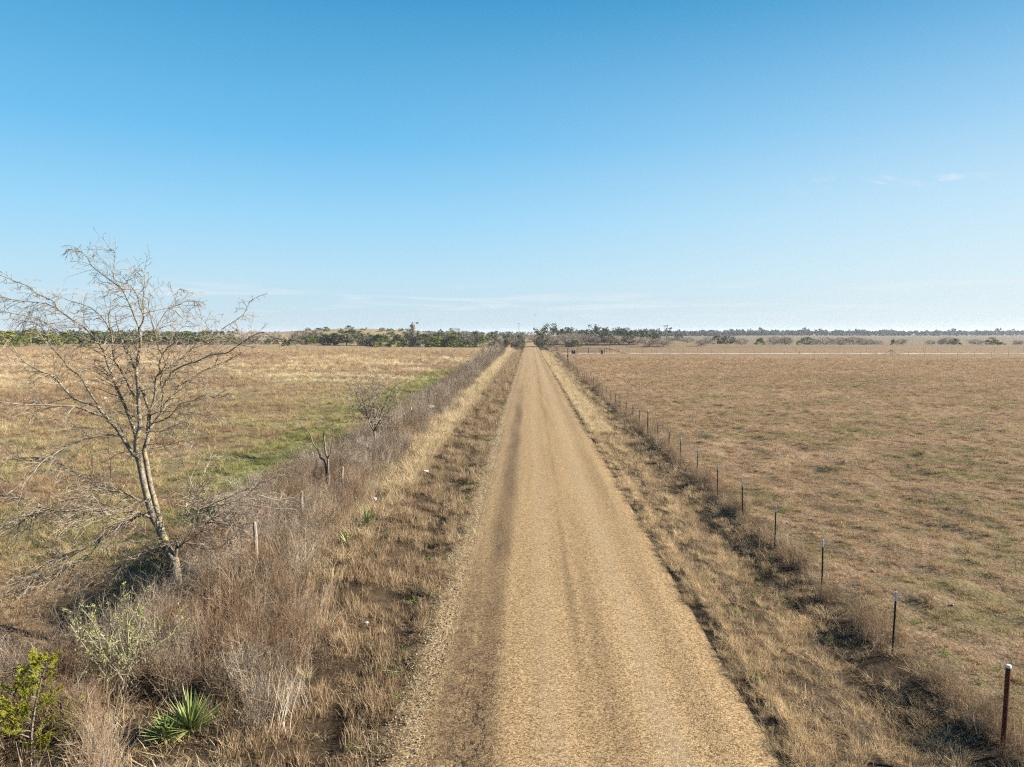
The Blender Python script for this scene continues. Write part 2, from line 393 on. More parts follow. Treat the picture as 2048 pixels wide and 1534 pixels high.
def proto_col(name, meshes, mat):
    c = bpy.data.collections.new(name)
    for k, m in enumerate(meshes):
        m.materials.append(mat); o = bpy.data.objects.new('%s_source_%02d' % (name, k), m); c.objects.link(o)
    return c, len(meshes)
def gn_scatter(name, colspec, pts, scale, label, seed, tilt=.15, kind='stuff'):
    c, nvar = colspec; n = len(pts); r = np.random.default_rng(seed)
    me = bpy.data.meshes.new(name); me.vertices.add(n); me.vertices.foreach_set('co', np.asarray(pts, np.float32).reshape(-1))
    def va(nm, v):
        a = me.attributes.new(nm, 'FLOAT_VECTOR', 'POINT'); a.data.foreach_set('vector', np.asarray(v, np.float32).reshape(-1))
    rot = np.stack([r.normal(0, tilt, n), r.normal(0, tilt, n), r.uniform(0, 2 * math.pi, n)], -1); va('rot', rot)
    sc_ = np.asarray(scale, float); sc_ = np.repeat(sc_[:, None], 3, 1) if sc_.ndim == 1 else sc_; va('scl', sc_)
    a = me.attributes.new('idx', 'INT', 'POINT'); a.data.foreach_set('value', r.integers(0, nvar, n).astype(np.int32))
    o = obj(name, me, None); tag(o, label, kind=kind)
    ng = bpy.data.node_groups.new(name, 'GeometryNodeTree')
    ng.interface.new_socket('Geometry', in_out='INPUT', socket_type='NodeSocketGeometry')
    ng.interface.new_socket('Geometry', in_out='OUTPUT', socket_type='NodeSocketGeometry')
    gi = ng.nodes.new('NodeGroupInput'); go = ng.nodes.new('NodeGroupOutput')
    ip = ng.nodes.new('GeometryNodeInstanceOnPoints'); ci = ng.nodes.new('GeometryNodeCollectionInfo')
    ci.inputs['Collection'].default_value = c; ci.inputs['Separate Children'].default_value = True; ci.inputs['Reset Children'].default_value = True
    L = ng.links
    L.new(gi.outputs[0], ip.inputs['Points']); L.new(ci.outputs[0], ip.inputs['Instance']); ip.inputs['Pick Instance'].default_value = True
    for nm, dt, sock in (('rot', 'FLOAT_VECTOR', 'Rotation'), ('scl', 'FLOAT_VECTOR', 'Scale'), ('idx', 'INT', 'Instance Index')):
        na = ng.nodes.new('GeometryNodeInputNamedAttribute'); na.data_type = dt; na.inputs['Name'].default_value = nm
        L.new(na.outputs[0], ip.inputs[sock])
    L.new(ip.outputs[0], go.inputs[0])
    md = o.modifiers.new('scatter', 'NODES'); md.node_group = ng
    return o
def samples(y0, y1, dens, x0f, x1f, seed, ymid=25.0, p=1.4):
    """points between x0f(y) and x1f(y), density per square metre falling with distance beyond ymid"""
    r = np.random.default_rng(seed); out = []; edges = grow_axis(y0, 1.0, y1, 1.05)
    for a, b in zip(edges[:-1], edges[1:]):
        m = (a + b) / 2; xa, xb = x0f(m), x1f(m)
        if xb <= xa: continue
        n = r.poisson(dens * min(1, (ymid / m) ** p) * (xb - xa) * (b - a))
        yv = r.uniform(a, b, n); xv = r.uniform(xa, xb, n); out.append(np.stack([xv, yv], -1))
    P = np.concatenate(out); return P
def lift(P, dz=0.0): return np.stack([P[:, 0], P[:, 1], ground_z(P[:, 0], P[:, 1]) + dz], -1)
def pnoise(P, f, seed):                      # cheap smooth noise for clumping, about -1..1
    r = np.random.default_rng(seed); o = 0
    for k in range(6):
        a = r.uniform(0, 6.3); ff = f * r.uniform(.5, 2.2); o = o + np.sin(P[:, 0] * ff * math.cos(a) + P[:, 1] * ff * math.sin(a) + r.uniform(0, 6.3))
    return o / 3.2
def thin(P, f, seed, lo=-1.0, hi=1.0):
    r = np.random.default_rng(seed + 99); return P[r.uniform(lo, hi, len(P)) < pnoise(P, f, seed)]

CLEAR = [(380, 1462, .95, 1.5), (62, 1510, .75, 1.3), (262, 1392, .55, .8), (357, 1190, .5, 2.2), (735, 1052, .7, .5), (694, 1090, .4, .4), (30, 1520, .6, .6)]
def clear(P):
    keep = np.ones(len(P), bool)
    for px, py, rr, fwd in CLEAR:
        q = gnd(px, py)
        for s in (0, .5, 1): keep &= np.hypot(P[:, 0] - q[0] * (1 - fwd * s / 12), P[:, 1] - (q[1] - fwd * s)) > rr
    return P[keep]
def grass_mat(name, cols, field=0.0, transl=.32, tipmul=1.25):
    m, nt = new_mat(name); pos = geo(nt)
    tone = add_(nt, mul(nt, attr(nt, 'tone'), .6), mul(nt, objrand(nt), .4))
    col = ramp(nt, tone, cols)
    if field > 0:
        fc = field_colour(nt, pos)[0]
        fc = mix(nt, 1.0, fc, mix(nt, tone, (.75, .75, .73), (2.0, 1.95, 1.85)), 'MULTIPLY')
        col = mix(nt, field, col, fc)
    big = noise(nt, pos, .9, 3.0, .6)
    col = mix(nt, 1.0, col, mix(nt, lin(nt, big, .3, .7), (.86, .84, .82), (1.36, 1.35, 1.31)), 'MULTIPLY')
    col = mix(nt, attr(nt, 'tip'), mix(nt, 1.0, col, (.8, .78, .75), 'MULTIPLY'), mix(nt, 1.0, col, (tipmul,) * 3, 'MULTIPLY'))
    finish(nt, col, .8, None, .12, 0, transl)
    return m
STRAW = [(.1, (.28, .205, .11)), (.4, (.48, .37, .215)), (.7, (.64, .525, .335)), (1, (.74, .65, .46))]
BROWN = [(.1, (.14, .093, .055)), (.4, (.30, .205, .12)), (.65, (.42, .32, .20)), (1, (.60, .50, .345))]
GREEN = [(.1, (.08, .12, .025)), (.5, (.14, .20, .045)), (.85, (.21, .27, .07)), (1, (.32, .34, .13))]
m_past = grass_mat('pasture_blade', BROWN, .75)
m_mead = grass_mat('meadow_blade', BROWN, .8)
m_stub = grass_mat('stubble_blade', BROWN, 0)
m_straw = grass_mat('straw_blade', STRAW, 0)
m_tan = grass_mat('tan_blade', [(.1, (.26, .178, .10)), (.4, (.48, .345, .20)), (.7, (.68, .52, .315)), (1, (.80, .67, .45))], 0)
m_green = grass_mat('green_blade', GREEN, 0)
c_past = proto_col('pasture', [blades(40, .12, (.03, .15), .008, .45, .5, 100 + k, 2) for k in range(5)], m_past)
c_mead = proto_col('meadow', [blades(46, .20, (.12, .38), .008, .35, .55, 120 + k, 3) for k in range(5)], m_mead)
c_stub = proto_col('stubble', [blades(30, .15, (.10, .34), .009, .16, .25, 140 + k, 2) for k in range(6)], m_stub)
c_thatch = proto_col('thatch', [blades(40, .18, (.06, .17), .008, .75, .9, 160 + k, 3) for k in range(5)], m_stub)
c_straw = proto_col('straw', [blades(60, .16, (.16, .48), .007, .28, .65, 180 + k, 3) for k in range(6)], m_straw)
c_flat = proto_col('flat_straw', [blades(16, .2, (.10, .26), .008, 1.35, .15, 220 + k, 2) for k in range(4)], m_straw)
c_tan = proto_col('tan_grass', [blades(56, .17, (.14, .46), .007, .32, .65, 240 + k, 3) for k in range(6)], m_tan)
c_green = proto_col('green', [blades(36, .13, (.04, .14), .011, .55, .6, 200 + k, 2) for k in range(4)], m_green)

wl = lambda y: -.86 * y - 6; wr = lambda y: .84 * y + 6
P = samples(8, 170, 42, lambda y: 7.6, wr, 11, 24, 1.5); P = thin(P, 6.0, 3, -.5, .8)
r_ = np.random.default_rng(1)
gn_scatter('pasture_grass', c_past, lift(P, -.01), r_.uniform(.45, 1.3, len(P)) * (1 + np.clip(P[:, 1] - 22, 0, 150) / 55), 'short cropped brown grass covering the right hand pasture', 1, .2)
P = samples(9, 240, 15, wl, lambda y: -9.2, 12, 26, 1.45); P = thin(P, 2.2, 5, -1.0, .9); P = P[~((P[:, 0] > -13.2) & (P[:, 1] < 21) & (np.random.default_rng(6).uniform(size=len(P)) < .88))]
gn_scatter('meadow_grass', c_mead, lift(P, -.01), r_.uniform(.55, 1.25, len(P)) * (1 + np.clip(P[:, 1] - 24, 0, 200) / 90), 'dry tan meadow grass over the left hand field', 2)
P = samples(7, 230, 56, lambda y: -5.8, lambda y: -2.35, 13, 22, 1.4); P = thin(P, 3.4, 6, -.45, .65)
gn_scatter('verge_stubble', c_stub, lift(P, -.01), r_.uniform(.6, 1.25, len(P)) * (1 + np.clip(P[:, 1] - 22, 0, 200) / 70), 'brown mown weed stubble between road and left thicket', 3)
P = samples(7, 150, 24, lambda y: -5.8, lambda y: -2.0, 14, 20, 1.4); P = thin(P, 2.4, 61, -.5, .8)
gn_scatter('verge_thatch', c_thatch, lift(P, -.01), r_.uniform(.6, 1.2, len(P)) * (1 + np.clip(P[:, 1] - 20, 0, 200) / 60), 'matted dead grass on the left verge', 4)
P = samples(13, 240, 20, lambda y: -6.7, lambda y: -4.9, 15, 40, 1.2); P = clear(thin(P, .7, 8, -1.0, .9)); P = P[np.random.default_rng(4).uniform(size=len(P)) < np.clip((P[:, 1] - 11) / 26, .18, 1)]
gn_scatter('verge_straw', c_straw, lift(P, -.02), r_.uniform(.8, 1.6, len(P)) * (1 + np.clip(P[:, 1] - 40, 0, 200) / 90), 'pale bunched straw grass beside the left thicket', 5)
P = samples(7, 230, 40, lambda y: 3.93, lambda y: 6.9, 16, 22, 1.4); P = thin(P, 2.2, 9, -1.2, .8)
gn_scatter('roadside_grass', c_tan, lift(P, -.02), r_.uniform(.28, .75, len(P)) * (1 + np.clip(P[:, 1] - 22, 0, 200) / 70), 'pale tan grass along the right road edge', 6, .3)
P = samples(7, 150, 32, lambda y: 4.2, lambda y: 7.6, 17, 22, 1.4); P = thin(P, 2.0, 62, -1.4, .9)
gn_scatter('roadside_thatch', c_thatch, lift(P, -.01), r_.uniform(.6, 1.3, len(P)) * (1 + np.clip(P[:, 1] - 22, 0, 200) / 70), 'matted brown grass in the right ditch', 7)
P = samples(45, 215, 30, lambda y: 4.0, lambda y: 5.4, 18, 60, 1.0)
gn_scatter('road_edge_straw', c_straw, lift(P, -.02), r_.uniform(.5, 1.1, len(P)), 'bleached straw strip along the far right road edge', 8, .25)
P = samples(7, 200, 90, lambda y: 3.78, lambda y: 4.4, 19, 25, 1.1); P = thin(P, 1.9, 19, -1.1, 1.0)
gn_scatter('road_lip_grass', c_tan, lift(P, -.02), r_.uniform(.24, .62, len(P)) * (1 + np.clip(P[:, 1] - 40, 0, 200) / 150), 'ragged grass lip overhanging the right road edge', 14, .25)
P = samples(7.5, 15, 17, lambda y: -9.6, lambda y: -4.4, 28, 30)
gn_scatter('corner_thatch', c_thatch, lift(P), np.random.default_rng(14).uniform(.7, 1.35, len(P)), 'matted dead grass and leaf litter around the near yucca', 18, .2)
P = samples(7.5, 15, 7, lambda y: -9.6, lambda y: -4.4, 29, 30)
gn_scatter('corner_straw', c_flat, lift(P, .02), np.random.default_rng(15).uniform(.7, 1.5, len(P)), 'fallen straw stems in the near left corner', 19, .25)
Pg = []
a = samples(7, 120, 9, lambda y: -3.0, lambda y: -2.3, 21, 25, 1.1); Pg.append(thin(a, 1.3, 31, -.2, 1.2))
a = samples(7, 90, 5, lambda y: 4.1, lambda y: 6.9, 22, 25, 1.1); Pg.append(thin(a, .9, 32, .1, 1.3))
a = samples(20, 130, 16, lambda y: -16.5, lambda y: -9.6, 23, 30, 1.0); Pg.append(thin(a, .35, 33, -.5, 1.0))
a = samples(8, 60, 4, lambda y: 7.6, lambda y: 30.0, 24, 22, 1.2); Pg.append(thin(a, .45, 34, .1, 1.3))
P = np.concatenate(Pg)
gn_scatter('green_growth', c_green, lift(P), r_.uniform(.6, 1.4, len(P)) * (1 + np.clip(P[:, 1] - 25, 0, 120) / 60), 'fresh low green grass and weeds in damp patches', 9)

m_peb, nt = new_mat('gravel_chip'); finish(nt, ramp(nt, objrand(nt), [(.0, (.10, .07, .042)), (.4, (.25, .175, .10)), (.75, (.40, .30, .18)), (1, (.55, .46, .33))]), .9, None, .1)
def pebble(seed):
    r = np.random.default_rng(seed); V = []; F = []
    for j in range(4):
        for i in range(6):
            th = math.pi * (j + .35) / 3.7; ph = i * 1.047 + r.normal(0, .1); k = r.uniform(.8, 1.15); V.append((k * math.sin(th) * math.cos(ph), .8 * k * math.sin(th) * math.sin(ph), .6 * k * math.cos(th)))
    for j in range(3):
        for i in range(6): F.append((j * 6 + i, j * 6 + 6 + i, j * 6 + 6 + (i + 1) % 6, j * 6 + (i + 1) % 6))
    F += [(0, 1, 2, 3, 4, 5), (23, 22, 21, 20, 19, 18)]
    return mesh('pebble', V, F)
c_peb = proto_col('pebbles', [pebble(400 + k) for k in range(4)], m_peb)
P = samples(7, 60, 16, lambda y: -2.5, lambda y: -1.55, 27, 20, 1.2); P = thin(P, 2.0, 63, -.9, .9)
gn_scatter('shoulder_straw', c_flat, lift(P, -.005), r_.uniform(.6, 1.2, len(P)), 'flattened straw lying over the gravel shoulder', 16, .1)
P = np.concatenate([samples(7, 45, 170, lambda y: -2.35, lambda y: -1.45, 25, 16, 1.2), samples(7, 30, 30, lambda y: -2.9, lambda y: -2.2, 26, 16, 1.2)])
gn_scatter('loose_gravel', c_peb, lift(P, .012), r_.uniform(.007, .019, len(P)), 'loose gravel spilled along the left road edge', 15, .4)

# ------------------------------------------------------------------ woody things: growth helpers
def rotvec(v, axis, a):
    axis = axis / (np.linalg.norm(axis) + 1e-9); c, s = math.cos(a), math.sin(a)
    return v * c + np.cross(axis, v) * s + axis * (axis @ v) * (1 - c)
def wander(r, p, d, L, n, wobble, grav):
    P = [np.array(p, float)]; d = np.array(d, float); d /= np.linalg.norm(d)
    for i in range(n):
        d = d + r.normal(0, wobble, 3) + np.array([0, 0, grav]); d /= np.linalg.norm(d)
        P.append(P[-1] + d * L / n)
    return np.array(P)
def at_t(P, t):
    i = min(int(t * (len(P) - 1)), len(P) - 2); f = t * (len(P) - 1) - i
    T = P[i + 1] - P[i]; return P[i] * (1 - f) + P[i + 1] * f, T / (np.linalg.norm(T) + 1e-9)
def ramify(r, P, rad, out, level, spec, tmin=.25):
    """spec[level] = (children, length factor, angle lo, angle hi, wobble, gravity, radius factor, sides)"""
    if level >= len(spec): return
    nch, lf, a0, a1, wb, gv, rf, sides = spec[level]
    L = float(np.sum(np.linalg.norm(np.diff(P, axis=0), axis=1)))
    for k in range(nch):
        t = tmin + (1 - tmin) * (k + r.uniform(.1, .9)) / nch
        q, T = at_t(P, t); ax = np.cross(T, r.normal(0, 1, 3)); d = rotvec(T, ax, r.uniform(a0, a1))
        ll = L * lf * r.uniform(.6, 1.25) * (1.15 - .55 * t); rr = rad[min(int(t * len(rad)), len(rad) - 1)] * rf
        n = 5 if ll > .25 else 3
        Q = wander(r, q, d, ll, n, wb, gv); rq = np.linspace(rr, rr * .3, n + 1)
        out.append((Q, rq, sides, level)); ramify(r, Q, rq, out, level + 1, spec, .2)
def pack(lst):
    m = MB()
    for Q, rq, sides, lv in lst: m.tube(Q, rq, sides, cap=False, t=min(1, lv / 3 + .2))
    return m

m_bark, nt = new_mat('pale_bark'); pos = geo(nt)
b1 = noise(nt, pos, 9.0, 5.0, .65); b2 = noise(nt, pos, 34.0, 4.0, .6)
bc = ramp(nt, add_(nt, mul(nt, b1, .5), mul(nt, b2, .5)), [(.34, (.06, .048, .036)), (.45, (.17, .142, .105)), (.56, (.30, .26, .20)), (.68, (.45, .40, .325))])
lich = mul(nt, ss(nt, noise(nt, pos, 5.0, 3.0, .6), .56, .66), .55)
bc = mix(nt, lich, bc, (.36, .27, .06))
finish(nt, bc, .9, bump(nt, b2, .7, .02), .1)
m_twig, nt = new_mat('pale_twig'); pos = geo(nt)
finish(nt, ramp(nt, noise(nt, pos, 7.0, 3.0), [(.3, (.12, .095, .07)), (.5, (.25, .205, .152)), (.7, (.40, .34, .262))]), .85, None, .1)
m_bough, nt = new_mat('weathered_bark'); pos = geo(nt)
kk = noise(nt, pos, 22.0, 5.0, .7)
finish(nt, ramp(nt, kk, [(.32, (.07, .056, .043)), (.5, (.19, .155, .118)), (.7, (.34, .29, .225))]), .9, bump(nt, kk, .6, .02), .08)
m_greytwig, nt = new_mat('grey_twig')
tn = add_(nt, mul(nt, objrand(nt), .5), mul(nt, noise(nt, geo(nt), .8, 3.0), .5))
finish(nt, ramp(nt, tn, [(.2, (.20, .165, .13)), (.5, (.29, .24, .19)), (.8, (.38, .32, .255))]), .9, None, .05)
m_brush, nt = new_mat('brush_stem')
tn = add_(nt, mul(nt, objrand(nt), .5), mul(nt, noise(nt, geo(nt), 1.1, 4.0, .6), .55))
br_a = ramp(nt, tn, [(.2, (.13, .094, .066)), (.42, (.25, .192, .14)), (.62, (.40, .33, .25)), (.85, (.60, .53, .42))])
br_b = ramp(nt, tn, [(.2, (.10, .06, .036)), (.42, (.19, .118, .070)), (.62, (.31, .21, .13)), (.85, (.46, .35, .235))])
finish(nt, mix(nt, ss(nt, noise(nt, geo(nt), .45, 3.0, .6), .44, .58), br_a, br_b), .85, None, .08, 0, .12)
m_feather, nt = new_mat('feathery_weed')
tn = add_(nt, mul(nt, objrand(nt), .5), mul(nt, noise(nt, geo(nt), .7, 3.0), .5))
finish(nt, ramp(nt, tn, [(.2, (.32, .22, .135)), (.5, (.52, .385, .25)), (.8, (.72, .59, .42))]), .85, None, .08, 0, .42)

def brush_mesh(seed, stems, h, spread, r0, kids):
    r = np.random.default_rng(seed); lst = []
    for i in range(stems):
        a = r.uniform(0, 6.283); d = np.array([math.cos(a) * spread * r.uniform(.1, 1), math.sin(a) * spread * r.uniform(.1, 1), 1.0])
        p = (r.normal(0, .12), r.normal(0, .12), -.03); L = h * r.uniform(.55, 1.1)
        Q = wander(r, p, d, L, 5, .10, .0); rq = np.linspace(r0, r0 * .4, 6); lst.append((Q, rq, 3, 0))
        ramify(r, Q, rq, lst, 0, [(kids, .42, .4, .95, .14, .02, .65, 3), (3, .45, .4, 1.0, .15, .0, .7, 3)], .2)
    m = pack(lst); me = mesh('brush', m.V, m.F); fattr(me, 'tone', m.T); return me
c_brush = proto_col('brush', [brush_mesh(300 + k, 9, 1.25, .55, .0055, 7) for k in range(6)], m_brush)
c_stem = proto_col('stem', [brush_mesh(320 + k, 12, 1.0, .16, .0050, 3) for k in range(5)], m_brush)
c_feather = proto_col('feather', [brush_mesh(340 + k, 16, .60, .42, .0042, 8) for k in range(4)], m_feather)
P = samples(7, 205, 6.5, hedge_l, hedge_r, 41, 32, 1.25); P = np.concatenate([clear(thin(P, .7, 51, -1.9, .9)), clear(samples(11, 30, 12, lambda y: hedge_l(y), lambda y: hedge_l(y) + 1.7, 45, 40))])
gn_scatter('thicket_brush', c_brush, lift(P), r_.uniform(.55, 1.25, len(P)) * (1 + np.clip(P[:, 1] - 40, 0, 200) / 150) * np.where((P[:, 0] < -7.6) & (P[:, 1] < 18.5) & (P[:, 1] > 14.5), .78, 1.0), 'tangled leafless grey brown brush along the left fence', 10, .15)
P = samples(7, 200, 10, lambda y: hedge_l(y) + .2, lambda y: hedge_r(y) + .5, 42, 26, 1.35); P = clear(thin(P, .9, 52, -1.2, .9))
s_ = np.where((P[:, 0] < -7.6) & (P[:, 1] < 18.5) & (P[:, 1] > 13.5), .7, 1.0) * r_.uniform(.5, 1.2, len(P)) * (1 + np.clip(P[:, 1] - 26, 0, 200) / 140)
gn_scatter('thicket_stems', c_stem, lift(P), s_, 'upright dry weed stems in the left thicket', 11, .12)
P = samples(7, 230, 20, lambda y: 7.05 + .3 * min(1, y / 45), lambda y: 7.7 + .3 * min(1, y / 45), 43, 24, 1.3); P = thin(P, 1.3, 53, -1.4, .9)
gn_scatter('fence_weeds', c_feather, lift(P), r_.uniform(.5, 1.15, len(P)) * (1 + np.clip(P[:, 1] - 24, 0, 200) / 120), 'feathery brown weeds under the right fence', 12, .12)
P = samples(7, 160, 8, lambda y: hedge_l(y) + .4, lambda y: hedge_r(y) + .3, 44, 24, 1.3); P = clear(P)
Pf = clear(samples(7, 90, 11, lambda y: hedge_l(y) + .1, lambda y: hedge_r(y) - .3, 46, 24, 1.3)); Pf = np.concatenate([thin(Pf, .8, 64, -.8, .9), clear(samples(8.5, 12, 14, lambda y: -10.2, lambda y: -8.6, 47, 24))])
gn_scatter('thicket_weeds', c_feather, lift(Pf), np.random.default_rng(8).uniform(.7, 1.5, len(Pf)), 'fuzzy red brown weeds filling the thicket', 17, .15)
Ph = samples(9.5, 22, 13, lambda y: -13.4, lambda y: hedge_l(y) + .2, 48, 40)
gn_scatter('hollow_thatch', c_thatch, lift(Ph), np.random.default_rng(17).uniform(.8, 1.5, len(Ph)), 'dead matted grass on the floor of the shaded hollow left of the tree', 20, .2)
Ph = clear(samples(9.5, 14.3, 11, lambda y: -12.5, lambda y: hedge_l(y) + .2, 49, 40))
gn_scatter('hollow_weeds', c_feather, lift(Ph), np.random.default_rng(18).uniform(.5, 1.1, len(Ph)), 'fuzzy brown weeds at the near edge of the shaded hollow', 21, .2)
gn_scatter('thicket_grass', c_straw, lift(P), r_.uniform(.6, 1.3, len(P)) * (1 + np.clip(P[:, 1] - 24, 0, 200) / 100), 'dry straw grass between the thicket stems', 13, .2)

# ------------------------------------------------------------------ the big leafless tree (limbs follow the photograph, each at its own distance)
TD = 17.9
limbs = {   # name: (pixel polyline, start radius, end radius, depth change to the tip)
 'S1': ([(322,1064),(313,1048),(305,1033),(295,997),(286,960),(280,930),(274,908)], .085, .07, -.1),
 'S2': ([(323,1062),(322,1050),(313,1016),(301,970),(293,926),(289,900),(296,876),(297,851),(299,827)], .075, .045, .5),
 'L1': ([(274,908),(269,910),(255,891),(241,868),(228,851),(211,833),(194,812)], .055, .036, -.5),
 'L1a': ([(194,812),(149,797),(113,759),(100,750),(75,739),(47,722),(20,685),(9,679)], .030, .008, -.9),
 'L1b': ([(195,808),(175,778),(161,753),(138,736),(128,722),(106,697),(94,674),(80,652),(59,643),(31,640)], .026, .006, .5),
 'L1c': ([(211,833),(185,826),(156,814),(122,812),(94,810),(47,809),(0,804),(-40,800)], .034, .007, -1.4),
 'L1d': ([(240,870),(203,871),(156,883),(133,895),(102,912)], .026, .006, -1.0),
 'L2': ([(274,890),(268,860),(261,841),(247,805),(233,774),(225,750),(216,731),(210,711),(202,693),(174,660),(150,643),(117,619),(106,602),(75,588),(55,572),(31,563),(0,550)], .042, .006, .9),
 'L2b': ([(202,688),(172,679),(125,665),(102,654),(75,638),(0,622)], .020, .005, -.6),
 'L2c': ([(117,619),(94,608),(59,604),(23,599),(-5,592)], .011, .004, .4),
 'L3': ([(277,799),(271,796),(258,772),(253,760),(238,735),(227,715),(224,675),(217,655),(203,633),(192,624),(177,613),(133,599),(119,591)], .034, .005, -.7),
 'L3b': ([(224,675),(219,650),(217,636),(219,624),(222,600),(220,580)], .014, .004, .3),
 'L4': ([(274,908),(272,885),(280,854),(278,822),(277,799),(276,770),(273,743),(275,720),(280,696),(281,673),(278,657)], .060, .030, .2),
 'L4a': ([(278,657),(263,618),(253,596),(242,577),(216,557),(185,533),(174,514),(164,505),(149,498),(136,502)], .022, .004, .5),
 'L4b': ([(240,573),(227,552),(229,519),(230,505),(221,497)], .010, .004, -.2),
 'L4c': ([(278,657),(286,642),(286,628),(280,615),(273,587),(258,570),(250,559),(238,545)], .022, .005, -.6),
 'L4d': ([(284,620),(288,579),(290,556),(286,543),(278,540)], .012, .004, .3),
 'R1': ([(299,823),(286,785),(275,755),(262,715),(250,698),(244,682),(235,652),(230,625)], .036, .007, -.9),
 'R2': ([(299,823),(308,799),(311,775),(313,754),(328,738),(331,725),(325,710),(317,696),(313,678),(309,662),(303,642),(297,610),(302,590)], .032, .005, -.5),
 'R2b': ([(296,705),(298,690),(305,670),(313,656),(325,634),(338,617),(359,609),(378,599),(388,604),(389,613)], .016, .004, .4),
 'R2c': ([(337,617),(352,595),(358,579),(366,578)], .008, .003, .3),
 'R3': ([(299,858),(304,851),(324,823),(333,805),(349,787),(355,774),(380,759),(406,742),(430,731),(456,720),(489,703)], .036, .007, .7),
 'R3b': ([(430,731),(436,712),(436,696),(427,673),(413,650),(410,634)], .013, .004, .3),
 'R3c': ([(322,826),(326,790),(327,771),(338,753),(347,742),(372,729),(391,724),(422,710),(453,706),(477,690),(507,671),(528,665),(545,676),(562,684),(577,681),(586,676)], .024, .006, -1.2),
 'R4': ([(326,790),(322,760),(331,739),(352,725),(372,709),(392,689),(412,680),(430,670),(450,654),(477,637),(491,623),(500,603),(519,592)], .022, .005, .9),
 'R4b': ([(322,745),(318,730),(325,709),(338,693),(359,681),(385,667),(400,668),(422,670)], .018, .005, -.8),
 'R4c': ([(353,724),(345,700),(340,690),(347,670),(356,662),(380,640)], .012, .004, .5),
 'Ra': ([(300,862),(321,863),(336,857),(365,846),(390,850)], .016, .004, -.9),
 'Rb': ([(301,848),(327,840),(345,828),(360,808),(388,801),(407,791),(436,796),(460,785)], .018, .004, -1.3),
 'Rc': ([(300,832),(318,824),(352,824),(386,830),(411,826),(430,830)], .015, .004, -.6),
 'Rd': ([(291,890),(313,888),(336,890),(368,882),(388,893)], .013, .004, -1.2),
 'LL1': ([(296,1000),(280,1002),(256,988),(227,982),(199,976),(180,957),(149,945),(116,926),(88,917),(38,917)], .032, .007, -1.0),
 'LL2': ([(303,1033),(289,1030),(276,1024),(247,1024),(214,1029),(202,1015),(185,992),(141,974)], .035, .006, -1.5),
 'LL2b': ([(240,1025),(214,1020),(188,1018),(156,1021),(109,1021),(84,1012),(52,998),(0,979)], .030, .007, -.7),
 'LL2c': ([(109,1021),(80,1026),(52,1033),(20,1038),(-15,1040)], .015, .005, .3),
 'LL3': ([(300,1035),(280,1031),(250,1048),(203,1075),(180,1093),(141,1109),(109,1121),(75,1145),(39,1165)], .030, .006, -1.6),
 'LL4': ([(203,1076),(185,1103),(163,1123),(136,1136),(109,1157),(78,1165),(31,1190)], .020, .005, -.5),
 'LB': ([(353,1100),(369,1085),(345,1088),(318,1094),(288,1102),(249,1124),(235,1150)], .016, .004, -1.0),
 'RB': ([(353,1100),(369,1085),(389,1092),(420,1099),(448,1090),(470,1075)], .016, .004, -1.2),
 'RB2': ([(360,1092),(383,1062),(389,1028),(388,1004),(395,985),(401,968)], .016, .004, -.3),
 'RB3': ([(388,1030),(398,1018),(410,999),(411,985),(413,968)], .010, .004, -.2),
 'RB4': ([(391,1025),(420,1014),(449,1009),(484,996),(500,985)], .011, .004, -.6),
 'RB5': ([(369,1085),(396,1068),(420,1040),(446,1030),(466,1028),(490,1030)], .012, .004, -.9),
 'RB6': ([(352,1083),(358,1060),(375,1030),(388,1004),(392,990)], .012, .004, .4),
}
base = pix(357, 1188, TD)
bt_loc = np.array([base[0], base[1], float(ground_z(base[0], base[1]))])
bt = empty('leafless_tree', bt_loc, 'big leafless tree with forked lichen spotted trunk above the brush by the left fence', 'tree')
def dens_poly(P, n=3):
    P = np.asarray(P, float); out = []
    for i in range(len(P) - 1):
        p0, p1, p2, p3 = P[max(i - 1, 0)], P[i], P[i + 1], P[min(i + 2, len(P) - 1)]
        for k in range(n):
            t = k / n; out.append(.5 * ((2 * p1) + (-p0 + p2) * t + (2 * p0 - 5 * p1 + 4 * p2 - p3) * t * t + (-p0 + 3 * p1 - 3 * p2 + p3) * t ** 3))
    out.append(P[-1]); return np.array(out)
trk_px = [(360, 1205), (357, 1185), (353, 1150), (349, 1123), (338, 1104), (330, 1085), (322, 1064)]
trunk = [pix(a, b, TD) for a, b in trk_px]; trunk[0][2] = min(trunk[0][2], bt_loc[2] - .15)
traced = [([*map(np.array, trk_px)], [TD] * len(trk_px))]
m = MB(); TP = dens_poly(np.array(trunk), 3)
tr = np.interp(np.linspace(0, 1, len(TP)), [0, .1, .35, .6, 1], [.17, .135, .112, .112, .10]) * (1 + .05 * np.sin(np.arange(len(TP)) * 2.1))
m.tube(TP - bt_loc, tr, 10)
stub = dens_poly(np.array([pix(347, 1128, TD), pix(352, 1110, TD - .03), pix(354, 1094, TD - .05), pix(355, 1086, TD - .05)]), 2)
m.tube(stub - bt_loc, np.linspace(.05, .032, len(stub)), 7)
rg = np.random.default_rng(77)
order = list(limbs)
trunk_o = None
world_limbs = {}
for nm in order:
    pxs, ra, rb, dd = limbs[nm]
    # start at the distance of the limb it grows from
    best = (1e9, TD)
    for pp, ds in traced:
        for q, dq in zip(pp, ds):
            e = (q[0] - pxs[0][0]) ** 2 + (q[1] - pxs[0][1]) ** 2
            if e < best[0]: best = (e, dq)
    D = dens_poly(np.array(pxs, float), 4); n = len(D)
    jit = np.cumsum(rg.normal(0, .02, n)); ds = best[1] + dd * np.linspace(0, 1, n) ** 1.1 + jit - jit[0]
    traced.append(([d for d in D], list(ds)))
    world_limbs[nm] = (np.array([pix(a, b, d) for (a, b), d in zip(D, ds)]), np.linspace(ra, rb, n))
